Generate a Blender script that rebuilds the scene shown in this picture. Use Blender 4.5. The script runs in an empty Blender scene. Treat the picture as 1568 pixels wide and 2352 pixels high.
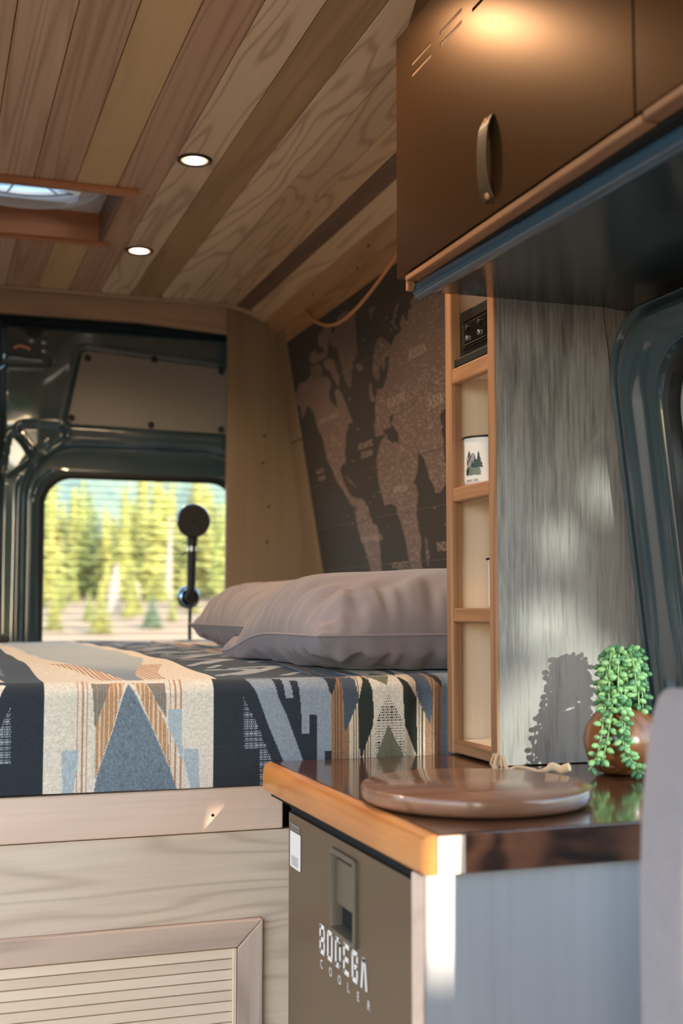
import bpy, bmesh, math, random
import numpy as np
from mathutils import Vector, Matrix
from mathutils.geometry import tessellate_polygon

random.seed(7)
S = bpy.context.scene
C = S.collection

# ---------------------------------------------------------------- camera
cam_d = bpy.data.cameras.new('camera')
cam = bpy.data.objects.new('camera', cam_d); C.objects.link(cam)
S.camera = cam
cam_d.sensor_fit = 'HORIZONTAL'; cam_d.sensor_width = 24.0
cam_d.lens = 2800.0 / 1568.0 * 24.0
cam_d.clip_start = 0.05; cam_d.clip_end = 600
cam.location = (0, 0, 0.90)
cam.rotation_euler = (math.radians(90 + 4.472), 0, math.radians(-18.944))
cam_d.dof.use_dof = True
cam_d.dof.focus_distance = 1.85
cam_d.dof.aperture_fstop = 4.0

# ---------------------------------------------------------------- daylight
SUN = Vector((-0.13, 1.0, -0.145)).normalized()          # travel direction of the low sun, from the cab
W = bpy.data.worlds.new('world'); S.world = W
W.use_nodes = True
nt = W.node_tree; nt.nodes.clear()
wo = nt.nodes.new('ShaderNodeOutputWorld'); wb = nt.nodes.new('ShaderNodeBackground')
sk = nt.nodes.new('ShaderNodeTexSky'); sk.sky_type = 'NISHITA'
sk.sun_disc = False; sk.sun_elevation = math.radians(22); sk.sun_rotation = math.radians(172)
sk.air_density = 1.0; sk.dust_density = 1.5; sk.ozone_density = 1.0
wb.inputs['Strength'].default_value = 0.55
nt.links.new(sk.outputs[0], wb.inputs[0]); nt.links.new(wb.outputs[0], wo.inputs[0])
sd = bpy.data.lights.new('sun', 'SUN'); sd.energy = 7.5; sd.angle = 0.0093; sd.color = (1.0, 0.87, 0.68)
so = bpy.data.objects.new('sun', sd); C.objects.link(so)
so.rotation_euler = SUN.to_track_quat('-Z', 'Y').to_euler()

S.view_settings.view_transform = 'Standard'
S.view_settings.look = 'None'
S.view_settings.gamma = 1.0
S.view_settings.use_curve_mapping = False
S.view_settings.exposure = 0.92
LAMP_W = 15.0

# ================================================================ helpers
def srgb(r, g, b):
    f = lambda c: (c / 255 / 12.92) if c / 255 <= 0.04045 else ((c / 255 + 0.055) / 1.055) ** 2.4
    return (f(r), f(g), f(b), 1.0)

class N:
    """tiny node-tree writer"""
    def __init__(self, name):
        self.m = bpy.data.materials.new(name); self.m.use_nodes = True
        self.t = self.m.node_tree; self.t.nodes.clear()
        self.out = self.t.nodes.new('ShaderNodeOutputMaterial')
    def n(self, typ, **kw):
        nd = self.t.nodes.new('ShaderNode' + typ)
        for k, v in kw.items(): setattr(nd, k, v)
        return nd
    def l(self, a, b): self.t.links.new(a, b)
    def val(self, sock, v):
        if hasattr(v, 'is_linked'): self.l(v, sock)
        else: sock.default_value = v
    def math(self, op, a, b=None, clamp=False):
        nd = self.n('Math', operation=op); nd.use_clamp = clamp
        self.val(nd.inputs[0], a)
        if b is not None: self.val(nd.inputs[1], b)
        return nd.outputs[0]
    def mix(self, fac, a, b, blend='MIX'):
        nd = self.n('Mix', data_type='RGBA', blend_type=blend)
        self.val(nd.inputs[0], fac); self.val(nd.inputs[6], a); self.val(nd.inputs[7], b)
        return nd.outputs[2]
    def noise(self, vec, scale, detail=3.0, rough=0.55, dist=0.0):
        nd = self.n('TexNoise'); nd.inputs['Scale'].default_value = scale
        nd.inputs['Detail'].default_value = detail; nd.inputs['Roughness'].default_value = rough
        nd.inputs['Distortion'].default_value = dist
        if vec is not None: self.l(vec, nd.inputs['Vector'])
        return nd.outputs['Fac']
    def ramp(self, fac, stops):
        nd = self.n('ValToRGB'); cr = nd.color_ramp
        while len(cr.elements) < len(stops): cr.elements.new(0.5)
        for e, (p, c) in zip(cr.elements, stops): e.position = p; e.color = c if len(c) == 4 else (*c, 1)
        self.l(fac, nd.inputs[0]); return nd.outputs[0]
    def coords(self, scale=(1, 1, 1), rnd=0.0):
        tc = self.n('TexCoord'); mp = self.n('Mapping'); mp.inputs['Scale'].default_value = scale
        self.l(tc.outputs['Object'], mp.inputs['Vector'])
        if rnd:
            oi = self.n('ObjectInfo'); c = self.n('CombineXYZ')
            r = self.math('MULTIPLY', oi.outputs['Random'], rnd)
            for i in range(3): self.l(r, c.inputs[i])
            self.l(c.outputs[0], mp.inputs['Location'])
        return mp.outputs[0]
    def principled(self, color, rough=0.5, metal=0.0, bump=None, bstr=0.1, bdist=0.002, **kw):
        p = self.n('BsdfPrincipled')
        self.val(p.inputs['Base Color'], color); self.val(p.inputs['Roughness'], rough)
        p.inputs['Metallic'].default_value = metal
        for k, v in kw.items(): self.val(p.inputs[k.replace('_', ' ')], v)
        if bump is not None:
            b = self.n('Bump'); b.inputs['Strength'].default_value = bstr; b.inputs['Distance'].default_value = bdist
            self.l(bump, b.inputs['Height']); self.l(b.outputs[0], p.inputs['Normal'])
        self.l(p.outputs[0], self.out.inputs[0]); return p

def plain(name, col, rough=0.5, metal=0.0, **kw):
    m = N(name); m.principled(col, rough, metal, **kw); return m.m

def wood(name, light, dark, axis='Y', rough=0.5, rings=16.0, ringamt=0.35, cross=9.0, along=0.7, fib=0.25, rnd=40.0, sharp=2.6, **kw):
    m = N(name)
    sc = {'X': (along, cross, cross), 'Y': (cross, along, cross), 'Z': (cross, cross, along)}[axis]
    v = m.coords(sc, rnd)
    a = m.noise(v, 1.0, 2.0, 0.5, 0.25)
    ring = m.math('SINE', m.math('MULTIPLY', a, rings * 6.283))
    ring = m.math('MULTIPLY_ADD', ring, 0.5); ring.node.inputs[2].default_value = 0.5
    ring = m.math('POWER', ring, sharp)
    k = 14.0
    fs = {'X': (along * 4, cross * k, cross * k), 'Y': (cross * k, along * 4, cross * k), 'Z': (cross * k, cross * k, along * 4)}[axis]
    f = m.noise(m.coords(fs, rnd), 1.0, 3.0, 0.6)
    b = m.noise(m.coords(tuple(s * 0.35 for s in sc), rnd), 1.0, 2.0)
    t = m.math('MULTIPLY', ring, ringamt)
    t = m.math('ADD', t, m.math('MULTIPLY', m.math('SUBTRACT', f, 0.5), fib * 2.2))
    t = m.math('ADD', t, m.math('MULTIPLY', m.math('SUBTRACT', b, 0.38), 1.1), clamp=True)
    col = m.mix(t, light, dark)
    m.principled(col, rough, bump=f, bstr=0.12, bdist=0.001, **kw)
    return m.m

def fabric(name, c1, c2, scale=500.0, rough=0.95, bstr=0.25, coarse=8.0):
    m = N(name); v = m.coords()
    f = m.noise(v, scale, 2.0, 0.6); g = m.noise(v, coarse, 3.0)
    t = m.math('ADD', m.math('MULTIPLY', f, 0.6), m.math('MULTIPLY', g, 0.4))
    m.principled(m.mix(t, c1, c2), rough, bump=f, bstr=bstr, bdist=0.001, Sheen_Weight=0.15)
    return m.m

class MB:
    """collects geometry for ONE mesh object"""
    def __init__(self): self.v = []; self.f = []; self.sm = []
    def add(self, vs, fs, smooth=False):
        b = len(self.v); self.v += [tuple(map(float, p)) for p in vs]
        for f in fs: self.f.append([b + i for i in f]); self.sm.append(smooth)
        return self
    def box(self, x0, x1, y0, y1, z0, z1):
        vs = [(x, y, z) for z in (z0, z1) for y in (y0, y1) for x in (x0, x1)]
        return self.add(vs, [(0, 2, 3, 1), (4, 5, 7, 6), (0, 1, 5, 4), (2, 6, 7, 3), (0, 4, 6, 2), (1, 3, 7, 5)])
    def hexa(self, pts):                       # 8 points: bottom ring 0-3, top ring 4-7
        return self.add(pts, [(3, 2, 1, 0), (4, 5, 6, 7), (0, 1, 5, 4), (1, 2, 6, 5), (2, 3, 7, 6), (3, 0, 4, 7)])
    def prism(self, poly, fn0, fn1, smooth=False):   # 2-D polygon lifted by two maps
        n = len(poly); vs = [fn0(*p) for p in poly] + [fn1(*p) for p in poly]
        tri = tessellate_polygon([[Vector((p[0], p[1], 0)) for p in poly]])
        fs = [tuple(t) for t in tri] + [tuple(n + i for i in reversed(t)) for t in tri]
        self.add(vs, fs)
        return self.add(vs, [(i, (i + 1) % n, n + (i + 1) % n, n + i) for i in range(n)], smooth)
    def loft(self, rings, closed=True, cap0=False, cap1=False, smooth=True):
        n = len(rings[0]); vs = [p for r in rings for p in r]; fs = []
        for k in range(len(rings) - 1):
            for i in range(n if closed else n - 1):
                j = (i + 1) % n
                fs.append((k * n + i, k * n + j, (k + 1) * n + j, (k + 1) * n + i))
        if cap0: fs.append(tuple(reversed(range(n))))
        if cap1: fs.append(tuple((len(rings) - 1) * n + i for i in range(n)))
        return self.add(vs, fs, smooth)
    def tube(self, pts, r, n=10, cap=True):
        pts = [Vector(p) for p in pts]; rings = []; up = None
        for i, p in enumerate(pts):
            d = (pts[min(i + 1, len(pts) - 1)] - pts[max(i - 1, 0)]).normalized()
            if up is None:
                up = Vector((0, 0, 1)) if abs(d.z) < 0.9 else Vector((1, 0, 0))
            s = d.cross(up).normalized(); up = s.cross(d).normalized()
            rr = r[i] if isinstance(r, (list, tuple)) else r
            rings.append([p + (s * math.cos(a) + up * math.sin(a)) * rr for a in [2 * math.pi * k / n for k in range(n)]])
        return self.loft(rings, True, cap, cap)
    def lathe(self, prof, c, n=40, axis='Z', cap0=True, cap1=True):
        rings = []
        for r, h in prof:
            ring = []
            for k in range(n):
                a = 2 * math.pi * k / n; x, y = r * math.cos(a), r * math.sin(a)
                ring.append({'Z': (c[0] + x, c[1] + y, c[2] + h), 'Y': (c[0] + x, c[1] + h, c[2] + y), 'X': (c[0] + h, c[1] + x, c[2] + y)}[axis])
            rings.append(ring)
        return self.loft(rings, True, cap0, cap1)
    def ball(self, c, rx, ry, rz, n=10, m=6):
        prof = [(math.sin(math.pi * i / m), -math.cos(math.pi * i / m)) for i in range(m + 1)]
        rings = [[(c[0] + rx * max(r, 1e-3) * math.cos(2 * math.pi * k / n), c[1] + ry * max(r, 1e-3) * math.sin(2 * math.pi * k / n), c[2] + rz * h) for k in range(n)] for r, h in prof]
        return self.loft(rings)
    def mesh(self, name):
        me = bpy.data.meshes.new(name); me.from_pydata(self.v, [], self.f)
        me.polygons.foreach_set('use_smooth', self.sm); me.validate(); me.update()
        return me

def empty(name, loc, label, cat, group=None, kind=None):
    o = bpy.data.objects.new(name, None); C.objects.link(o); o.location = loc; o.empty_display_size = 0.05
    return tag(o, label, cat, group, kind)
def tag(o, label=None, cat=None, group=None, kind=None):
    if label: o['label'] = label
    if cat: o['category'] = cat
    if group: o['group'] = group
    if kind: o['kind'] = kind
    return o
def obj(name, mb, mat, parent=None, bevel=0.0, seg=2, label=None, kind=None, fix=True):
    me = mb.mesh(name) if isinstance(mb, MB) else mb
    if fix and isinstance(mb, MB):
        bm = bmesh.new(); bm.from_mesh(me)
        if bevel: bmesh.ops.remove_doubles(bm, verts=bm.verts, dist=1e-6)
        bmesh.ops.recalc_face_normals(bm, faces=bm.faces); bm.to_mesh(me); bm.free()
    if isinstance(mb, MB) and any(mb.sm): me.set_sharp_from_angle(angle=math.radians(40))
    for m in (mat if isinstance(mat, list) else [mat]): me.materials.append(m)
    o = bpy.data.objects.new(name, me); C.objects.link(o)
    if parent is not None:
        o.parent = parent
        off = Vector((0, 0, 0)); p = parent
        while p is not None: off -= p.location; p = p.parent
        o.location = off                      # meshes are written in room coordinates
    if bevel:
        b = o.modifiers.new('bevel', 'BEVEL'); b.width = bevel; b.segments = seg; b.limit_method = 'ANGLE'; b.angle_limit = math.radians(40)
    if label: o['label'] = label
    if kind: o['kind'] = kind
    return o
def struct(name, mb, mat, parent=None, **kw):
    return obj(name, mb, mat, parent, kind='structure' if parent is None else None, **kw)

def rrect(u0, u1, v0, v1, r, n=10):
    pts = []
    for cx, cy, a0 in ((u1 - r, v1 - r, 0), (u0 + r, v1 - r, 90), (u0 + r, v0 + r, 180), (u1 - r, v0 + r, 270)):
        for k in range(n + 1):
            a = math.radians(a0 + 90 * k / n); pts.append((cx + r * math.cos(a), cy + r * math.sin(a)))
    return pts
def frame_loft(mb, u0, u1, v0, v1, r, prof, fn, n=10):
    rings = []
    for ins, d in prof:
        rings.append([fn(u, v, d) for u, v in rrect(u0 + ins, u1 - ins, v0 + ins, v1 - ins, max(r - ins, 0.004), n)])
    return mb.loft(rings)
def text_mesh(body, size, fn, extrude=0.0, spacing=1.0, sx=1.0, align='LEFT'):
    cu = bpy.data.curves.new('lettering', 'FONT'); cu.body = body; cu.size = size; cu.align_x = align
    cu.space_character = spacing; cu.resolution_u = 3
    o = bpy.data.objects.new('lettering', cu); C.objects.link(o)
    dg = bpy.context.evaluated_depsgraph_get(); me = bpy.data.meshes.new_from_object(o.evaluated_get(dg))
    bpy.data.objects.remove(o); bpy.data.curves.remove(cu)
    vs = [fn(v.co.x * sx, v.co.y) for v in me.vertices]; fs = [tuple(p.vertices) for p in me.polygons]
    bpy.data.meshes.remove(me)
    return vs, fs
# ================================================================ materials
PT = {
 'brown': wood('cedar_brown', srgb(228, 194, 162), srgb(168, 130, 104), rings=15, cross=9, along=.26, sharp=2.6, ringamt=.4),
 'pink': wood('cedar_pink', srgb(234, 200, 172), srgb(172, 130, 108), rings=16, cross=9, along=.24, sharp=2.6, ringamt=.4),
 'red': wood('cedar_red', srgb(210, 170, 142), srgb(146, 106, 86), rings=17, cross=9, along=.25, sharp=2.4, ringamt=.4),
 'gold': wood('cedar_gold', srgb(228, 192, 142), srgb(188, 150, 106), rings=5, ringamt=0.2),
 'pale': wood('cedar_pale', srgb(238, 212, 180), srgb(166, 132, 104), rings=13, ringamt=0.5, fib=0.12, sharp=5.0, cross=7, along=.9),
 'pale2': wood('cedar_pale_fine', srgb(226, 198, 164), srgb(156, 122, 94), rings=15, ringamt=0.45, fib=0.14, sharp=5.0, cross=7, along=.8),
 'olive': wood('cedar_olive', srgb(192, 158, 116), srgb(144, 114, 82), rings=6),
 'dark': wood('cedar_dark', srgb(130, 100, 78), srgb(86, 64, 50), rings=8),
 'tan': wood('cedar_tan', srgb(222, 188, 150), srgb(152, 116, 88), rings=14, ringamt=0.45, sharp=5.0, cross=7),
}
M_trim = wood('trim_oak', srgb(188, 158, 132), srgb(136, 108, 88), 'X', rings=8)
M_trimY = wood('trim_oak_long', srgb(184, 142, 104), srgb(128, 92, 62), 'Y', rings=10)
M_redwood = wood('redwood_strip', srgb(200, 138, 98), srgb(154, 94, 62), 'X', rings=7)
M_redwoodY = wood('redwood_strip_long', srgb(150, 112, 84), srgb(110, 76, 54), 'Y', rings=7)
M_pillar = wood('stained_ply', srgb(140, 120, 98), srgb(102, 84, 66), 'Z', rings=5, ringamt=0.2, cross=6)
M_grey = wood('greywash_ply', srgb(160, 150, 142), srgb(90, 83, 78), 'Z', rough=0.6, rings=4, ringamt=0.16, cross=15, along=3.2, fib=0.95)
M_greyend = wood('greywash_end', srgb(168, 168, 170), srgb(136, 136, 140), 'Z', rough=0.6, rings=4, ringamt=0.12, cross=7, fib=0.3)
M_bed = wood('whitewash_ply', srgb(234, 214, 192), srgb(176, 154, 134), 'X', rough=0.6, rings=16, ringamt=0.32, cross=6, along=1.0, sharp=3.5)
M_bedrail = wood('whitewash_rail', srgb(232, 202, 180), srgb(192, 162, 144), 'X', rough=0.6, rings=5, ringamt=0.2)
M_bedframe = wood('whitewash_frame', srgb(206, 180, 162), srgb(132, 114, 108), 'X', rough=0.6, rings=9, ringamt=.4)
M_slat = wood('whitewash_slat', srgb(238, 216, 192), srgb(212, 186, 162), 'X', rough=0.6, rings=5, ringamt=0.2)
M_shelf = wood('hickory_frame', srgb(172, 126, 90), srgb(92, 60, 42), 'Z', rings=7, cross=14)
M_shelfY = wood('hickory_rail', srgb(174, 126, 88), srgb(92, 60, 40), 'Y', rings=7, cross=14)
M_birch = wood('birch_lining', srgb(244, 222, 194), srgb(214, 184, 152), 'Z', rings=4, ringamt=0.15, cross=8)
M_walnut = wood('walnut_top', srgb(94, 60, 42), srgb(40, 26, 20), 'Y', rough=0.16, rings=6, cross=8, Coat_Weight=0.5, Coat_Roughness=0.08)
M_walnutX = wood('walnut_end', srgb(122, 78, 54), srgb(30, 20, 18), 'X', rough=0.3, rings=5, ringamt=.75, cross=9, along=6, sharp=1.4, Coat_Weight=0.3)
M_daylit_edge = wood('daylit_honey_edge', srgb(226, 152, 80), srgb(164, 90, 38), 'Y', rough=0.35, rings=5, ringamt=0.32, cross=10, along=2.0, Coat_Weight=0.3, Coat_Roughness=0.2)  # lighter honey wood tone, with the outdoor glow on the edge painted in
M_board = wood('acacia_board', srgb(150, 104, 78), srgb(84, 54, 39), 'X', rough=0.22, rings=5, cross=8, Coat_Weight=0.3)
M_pot = wood('turned_pot', srgb(138, 84, 44), srgb(70, 40, 22), 'Z', rough=0.28, rings=6, cross=20, along=6, Coat_Weight=0.4, Coat_Roughness=0.15)
M_floor = wood('floor_planks', srgb(214, 196, 172), srgb(170, 150, 128), 'Y', rings=8)
M_teal = plain('teal_paint', srgb(46, 68, 78), 0.2, 0.0, IOR=1.7, Coat_Weight=1.0, Coat_Roughness=0.05)
M_tealw = plain('teal_window_paint', srgb(46, 62, 68), 0.2, 0.0, IOR=1.5, Coat_Weight=1.0, Coat_Roughness=0.05)
M_underside = plain('dark_teal_lacquer', srgb(38, 46, 48), 0.22, 0.0, Coat_Weight=0.4, Coat_Roughness=0.12)
M_lip = plain('blue_lip_paint', srgb(44, 68, 84), 0.25, 0.0, Coat_Weight=0.6)
M_cover = plain('grey_cover', srgb(128, 124, 122), 0.42)
M_rubber = plain('black_rubber', srgb(22, 22, 22), 0.6)
M_black = plain('black_plastic', srgb(13, 13, 14), 0.5)
M_gloss = plain('gloss_black', srgb(14, 15, 17), 0.12, 0.0, Coat_Weight=0.5)
M_void = plain('dark_gap', srgb(8, 8, 8), 0.9)
M_nozzle = plain('grey_nozzle', srgb(70, 70, 70), 0.5)
M_steel = plain('steel', srgb(170, 170, 170), 0.3, 1.0)
M_chrome = plain('blue_chrome', srgb(150, 185, 215), 0.18, 1.0)
M_bronze = plain('bronze_lacquer', srgb(108, 78, 48), 0.30, 0.88)
M_bronze2 = plain('bronze_lacquer_strap', srgb(74, 60, 40), 0.45, 0.2)
M_copper = plain('copper_screw', srgb(214, 150, 112), 0.4, 0.6)
M_lipwood = wood('edge_strip', srgb(158, 110, 76), srgb(106, 70, 48), 'Y')
M_fridge = plain('olive_door', srgb(108, 90, 70), 0.33, 0.45)
M_fridge2 = plain('olive_recess', srgb(104, 94, 78), 0.4, 0.2)
M_white = plain('white_print', srgb(236, 230, 222), 0.6)
M_greyprint = plain('grey_print', srgb(150, 142, 136), 0.7)
M_enamel = plain('white_enamel', srgb(232, 226, 220), 0.22, 0.0, Coat_Weight=0.4)
M_pine = plain('pine_print', srgb(38, 58, 54), 0.5)
M_pine2 = plain('sage_print', srgb(104, 116, 100), 0.5)
M_rock = plain('rock_print', srgb(150, 142, 142), 0.5)
M_rock2 = plain('slate_print', srgb(76, 72, 80), 0.5)
M_mapbase = plain('map_base', srgb(58, 52, 48), 0.75)
M_land = plain('map_land', srgb(112, 92, 84), 0.6)
M_land2 = plain('map_land_alt', srgb(98, 82, 74), 0.6)
M_mapink = plain('map_ink', srgb(186, 164, 150), 0.6)
M_mapline = plain('map_line', srgb(124, 108, 98), 0.6)
M_ring = plain('nickel_ring', srgb(70, 70, 74), 0.3, 0.8)
M_whiteplast = plain('white_plastic', srgb(220, 222, 228), 0.35)
M_cord = plain('tan_leather', srgb(196, 138, 92), 0.6)
M_twine = fabric('cotton_twine', srgb(224, 190, 150), srgb(180, 140, 104), 900)
M_pillow = fabric('mauve_linen', srgb(144, 134, 137), srgb(121, 112, 117), 900, bstr=0.12)
M_seat = fabric('grey_fleece', srgb(160, 150, 150), srgb(130, 122, 123), 260, bstr=0.5, coarse=40)
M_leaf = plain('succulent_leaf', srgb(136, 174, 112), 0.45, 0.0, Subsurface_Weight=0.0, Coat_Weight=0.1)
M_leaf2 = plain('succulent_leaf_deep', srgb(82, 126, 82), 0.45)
M_stem = plain('succulent_stem', srgb(140, 168, 110), 0.6)
M_soil = plain('soil', srgb(60, 44, 34), 0.95)
def glass(name, tint=(0.96, 0.98, 0.98, 1), refl=0.10):
    m = N(name); t = m.n('BsdfTransparent'); t.inputs[0].default_value = tint
    g = m.n('BsdfGlossy'); g.inputs['Roughness'].default_value = 0.02
    lw = m.n('LayerWeight'); lw.inputs[0].default_value = 0.25
    f = m.math('MULTIPLY', lw.outputs['Fresnel'], refl * 4, clamp=True)
    mx = m.n('MixShader'); m.l(f, mx.inputs[0]); m.l(t.outputs[0], mx.inputs[1]); m.l(g.outputs[0], mx.inputs[2])
    m.l(mx.outputs[0], m.out.inputs[0]); return m.m
M_glass = glass('pane_glass'); M_glassblue = glass('tinted_glass', (0.62, 0.82, 0.95, 1), 0.15)
M_dome = glass('dome_plastic', (0.36, 0.38, 0.37, 1), 0.2)
def emit(name, col, s):
    m = N(name); e = m.n('Emission'); e.inputs[0].default_value = col; e.inputs[1].default_value = s
    m.l(e.outputs[0], m.out.inputs[0]); return m.m
M_lens = emit('lamp_lens', (1.0, 0.84, 0.70, 1), 4.0); M_lensrim = emit('lamp_lens_edge', (1.0, 0.42, 0.14, 1), 1.1)
m_ = N('blanket_wool'); at_ = m_.n('Attribute', attribute_name='Col')
f_ = m_.noise(m_.coords((1, 1, 1)), 900.0, 2.0, 0.7); g_ = m_.noise(m_.coords((1, 1, 1)), 260.0, 2.0, 0.7)
c_ = m_.mix(1.0, at_.outputs['Color'], m_.ramp(f_, [(0.25, (0.74, 0.74, 0.74)), (0.75, (1.18, 1.18, 1.18))]), 'MULTIPLY')
c_ = m_.mix(1.0, c_, m_.ramp(g_, [(0.3, (0.82, 0.82, 0.82)), (0.7, (1.15, 1.15, 1.15))]), 'MULTIPLY')
m_.principled(c_, 0.95, bump=f_, bstr=0.35, bdist=0.001, Sheen_Weight=0.08)
M_wool = m_.m

# ================================================================ the setting
X0 = 0.19
def zc(x):                                    # underside of the planked ceiling
    d = abs(x - X0) - 0.64
    return 1.835 if d <= 0 else 1.835 - 0.041 * (d / 0.16) ** 2
# ground outside and far hill
gm = N('dry_ground'); v_ = gm.coords(); gf = gm.noise(v_, 0.35, 5.0); g2 = gm.noise(v_, 4.0, 4.0)
gm.principled(gm.mix(gm.math('ADD', gm.math('MULTIPLY', gf, 0.6), gm.math('MULTIPLY', g2, 0.4)), srgb(170, 142, 106), srgb(130, 106, 76)), 0.95)
def gz(x, y): return -0.6 + max(0, y - 45) * 0.033 + (0.25 * math.sin(x * 0.11) * math.sin(y * 0.09) if y > 30 else 0)
mb = MB(); n_ = 64
vs = []; 
for j in range(n_ + 1):
    for i in range(n_ + 1):
        x = -160 + 320 * i / n_; y = -60 + 320 * j / n_
        z = gz(x, y)
        vs.append((x, y, z))
mb.add(vs, [(j * (n_ + 1) + i, j * (n_ + 1) + i + 1, (j + 1) * (n_ + 1) + i + 1, (j + 1) * (n_ + 1) + i) for j in range(n_) for i in range(n_)], True)
struct('floor_ground', mb, gm.m)
hm = N('far_forest'); v_ = hm.coords((1, 1, 0.45)); hf = hm.noise(v_, 0.22, 5.0, 0.7)
hm.principled(hm.ramp(hf, [(0.35, srgb(60, 80, 84)[:3]), (0.55, srgb(84, 102, 94)[:3]), (0.72, srgb(112, 120, 88)[:3])]), 0.95)
mb = MB(); vs = []; nx = 60; nz = 8
for j in range(nz + 1):
    for i in range(nx + 1):
        x = -190 + 560 * i / nx; t = j / nz
        vs.append((x, 262 + 70 * t + 6 * math.sin(i * 1.3), 5.0 + (62 + 7 * math.sin(i * 0.35) + 3 * math.sin(i * 1.9)) * t))
mb.add(vs, [(j * (nx + 1) + i, j * (nx + 1) + i + 1, (j + 1) * (nx + 1) + i + 1, (j + 1) * (nx + 1) + i) for j in range(nz) for i in range(nx)], True)
struct('trim_hillside', mb, hm.m)

struct('floor', MB().box(-0.76, 1.18, -1.2, 3.72, -0.05, 0.0), M_floor)

# ceiling: dark backing with a roof-vent opening, planks as its pieces
HX0, HX1, HY0, HY1 = 0.0, 0.415, 2.70, 3.095
def arch_strip(mb, x0, x1, y0, y1, z_off, th, nseg=8):
    bot = []; top = []
    for k in range(nseg + 1):
        x = x0 + (x1 - x0) * k / nseg; bot.append((x, zc(x) + z_off)); top.append((x, zc(x) + z_off + th))
    poly = bot + top[::-1]
    return mb.prism(poly, lambda a, b: (a, y0, b), lambda a, b: (a, y1, b))
mb = MB()
arch_strip(mb, -0.62, HX0, -0.9, 3.74, 0.012, 0.03); arch_strip(mb, HX1, 1.06, -0.9, 3.74, 0.012, 0.03, 12)
arch_strip(mb, HX0, HX1, -0.9, HY0, 0.012, 0.03, 1); arch_strip(mb, HX0, HX1, HY1, 3.74, 0.012, 0.03, 1)
ceiling = struct('ceiling', mb, M_void)
edges = [-0.607 + 0.0905 * k for k in range(17)] + [0.896, 0.940, 0.992]
tints = ['brown', 'pale', 'red', 'gold', 'brown', 'pink', 'olive', 'brown', 'pink', 'red', 'gold', 'red', 'pale', 'olive', 'pale', 'pale2', 'tan', 'dark', 'tan']
for k in range(len(edges) - 1):
    a, b = edges[k] + 0.0006, edges[k + 1] - 0.0006
    za, zb = zc(a), zc(b)
    if b <= HX0 or a >= HX1: spans = [(a, b, -0.9, 3.635)]
    else:
        spans = [(a, b, -0.9, HY0), (a, b, HY1, 3.635)]
        if a < HX0: spans.append((a, HX0, HY0, HY1))
        if b > HX1: spans.append((HX1, b, HY0, HY1))
    for (xa, xb, ya, yb) in spans:
        z0, z1 = zc(xa), zc(xb); mb = MB()
        mb.hexa([(xa, ya, z0), (xb, ya, z1), (xb, yb, z1), (xa, yb, z0), (xa, ya, z0 + .011), (xb, ya, z1 + .011), (xb, yb, z1 + .011), (xa, yb, z0 + .011)])
        obj('plank', mb, PT[tints[k]], ceiling, bevel=0.0016, seg=1)
# nail heads in the planks at the rear
mb = MB()
for x in edges[8:19]: mb.lathe([(0.0032, -0.001), (0.0032, 0.002)], (x + 0.002, 3.598, zc(x)), 8)
obj('nail_heads', mb, M_void, ceiling, kind='stuff')

# rear header board with bead
mb = MB(); pts = []
for k in range(17): x = -0.62 + 1.60 * k / 16; pts.append((x, zc(x) + 0.004))
low = [(0.98, 1.742), (0.88, 1.746), (0.6, 1.762), (0.2, 1.760), (-0.22, 1.762), (-0.5, 1.746), (-0.62, 1.742)]
mb.prism(pts + low, lambda a, b: (a, 3.638, b), lambda a, b: (a, 3.66, b))
t1 = struct('trim_1', mb, M_trim)
mb = MB(); mb.tube([(x, 3.611, zc(x) - 0.003) for x in [-0.62 + 1.61 * k / 24 for k in range(25)]], 0.008, 8)
obj('bead', mb, M_trim, t1)
# side rail under the ceiling edge
def wx(z): return 1.03 + 0.156 * (1.745 - z)  # leaning right wall (back half)
for nm, sgn in (('trim_2', 1), ('trim_3', -1)):
    mir = lambda x: x if sgn > 0 else 2 * X0 - x
    mb = MB(); mb.prism([(0.984, 1.802), (1.026, 1.743), (1.06, 1.745), (1.06, 1.84), (0.995, 1.84)], lambda a, b: (mir(a), -0.6, b), lambda a, b: (mir(a), 3.66, b))
    tr = struct(nm, mb, M_trimY, bevel=0.002)
    if sgn > 0:
        mb = MB()
        for (y, f) in ((3.18, .55), (2.84, .8), (2.72, .45), (2.3, .6)):
            x = 0.984 + 0.042 * f; z = 1.802 - 0.059 * f
            mb.lathe([(0.003, -0.0015), (0.003, 0.002)], (x - 0.0005, y, z - 0.0005), 8, 'X')
        obj('nail_heads', mb, M_void, tr, kind='stuff')

# right wall: leaning back half, and the front half around the window
def fx(z): return 0.943 + 0.116 * (1.34 - z)
mb = MB()
mb.prism([(wx(0), 0), (wx(1.79), 1.79), (wx(1.79) + .03, 1.79), (wx(0) + .03, 0)], lambda a, b: (a, 1.60, b), lambda a, b: (a, 3.66, b))
WY0, WY1, WZ0, WZ1, WR = -0.75, 1.542, 0.50, 1.322, 0.10
win = lambda u, v, d: (fx(v) - d, u, v)
mb.loft([[win(u, v, -.042) for u, v in rrect(-1.2, 1.60, 0.0, 1.80, .004, 10)], [win(u, v, -.042) for u, v in rrect(WY0, WY1, WZ0, WZ1, WR, 10)]])
struct('wall_right', mb, M_grey)
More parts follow.
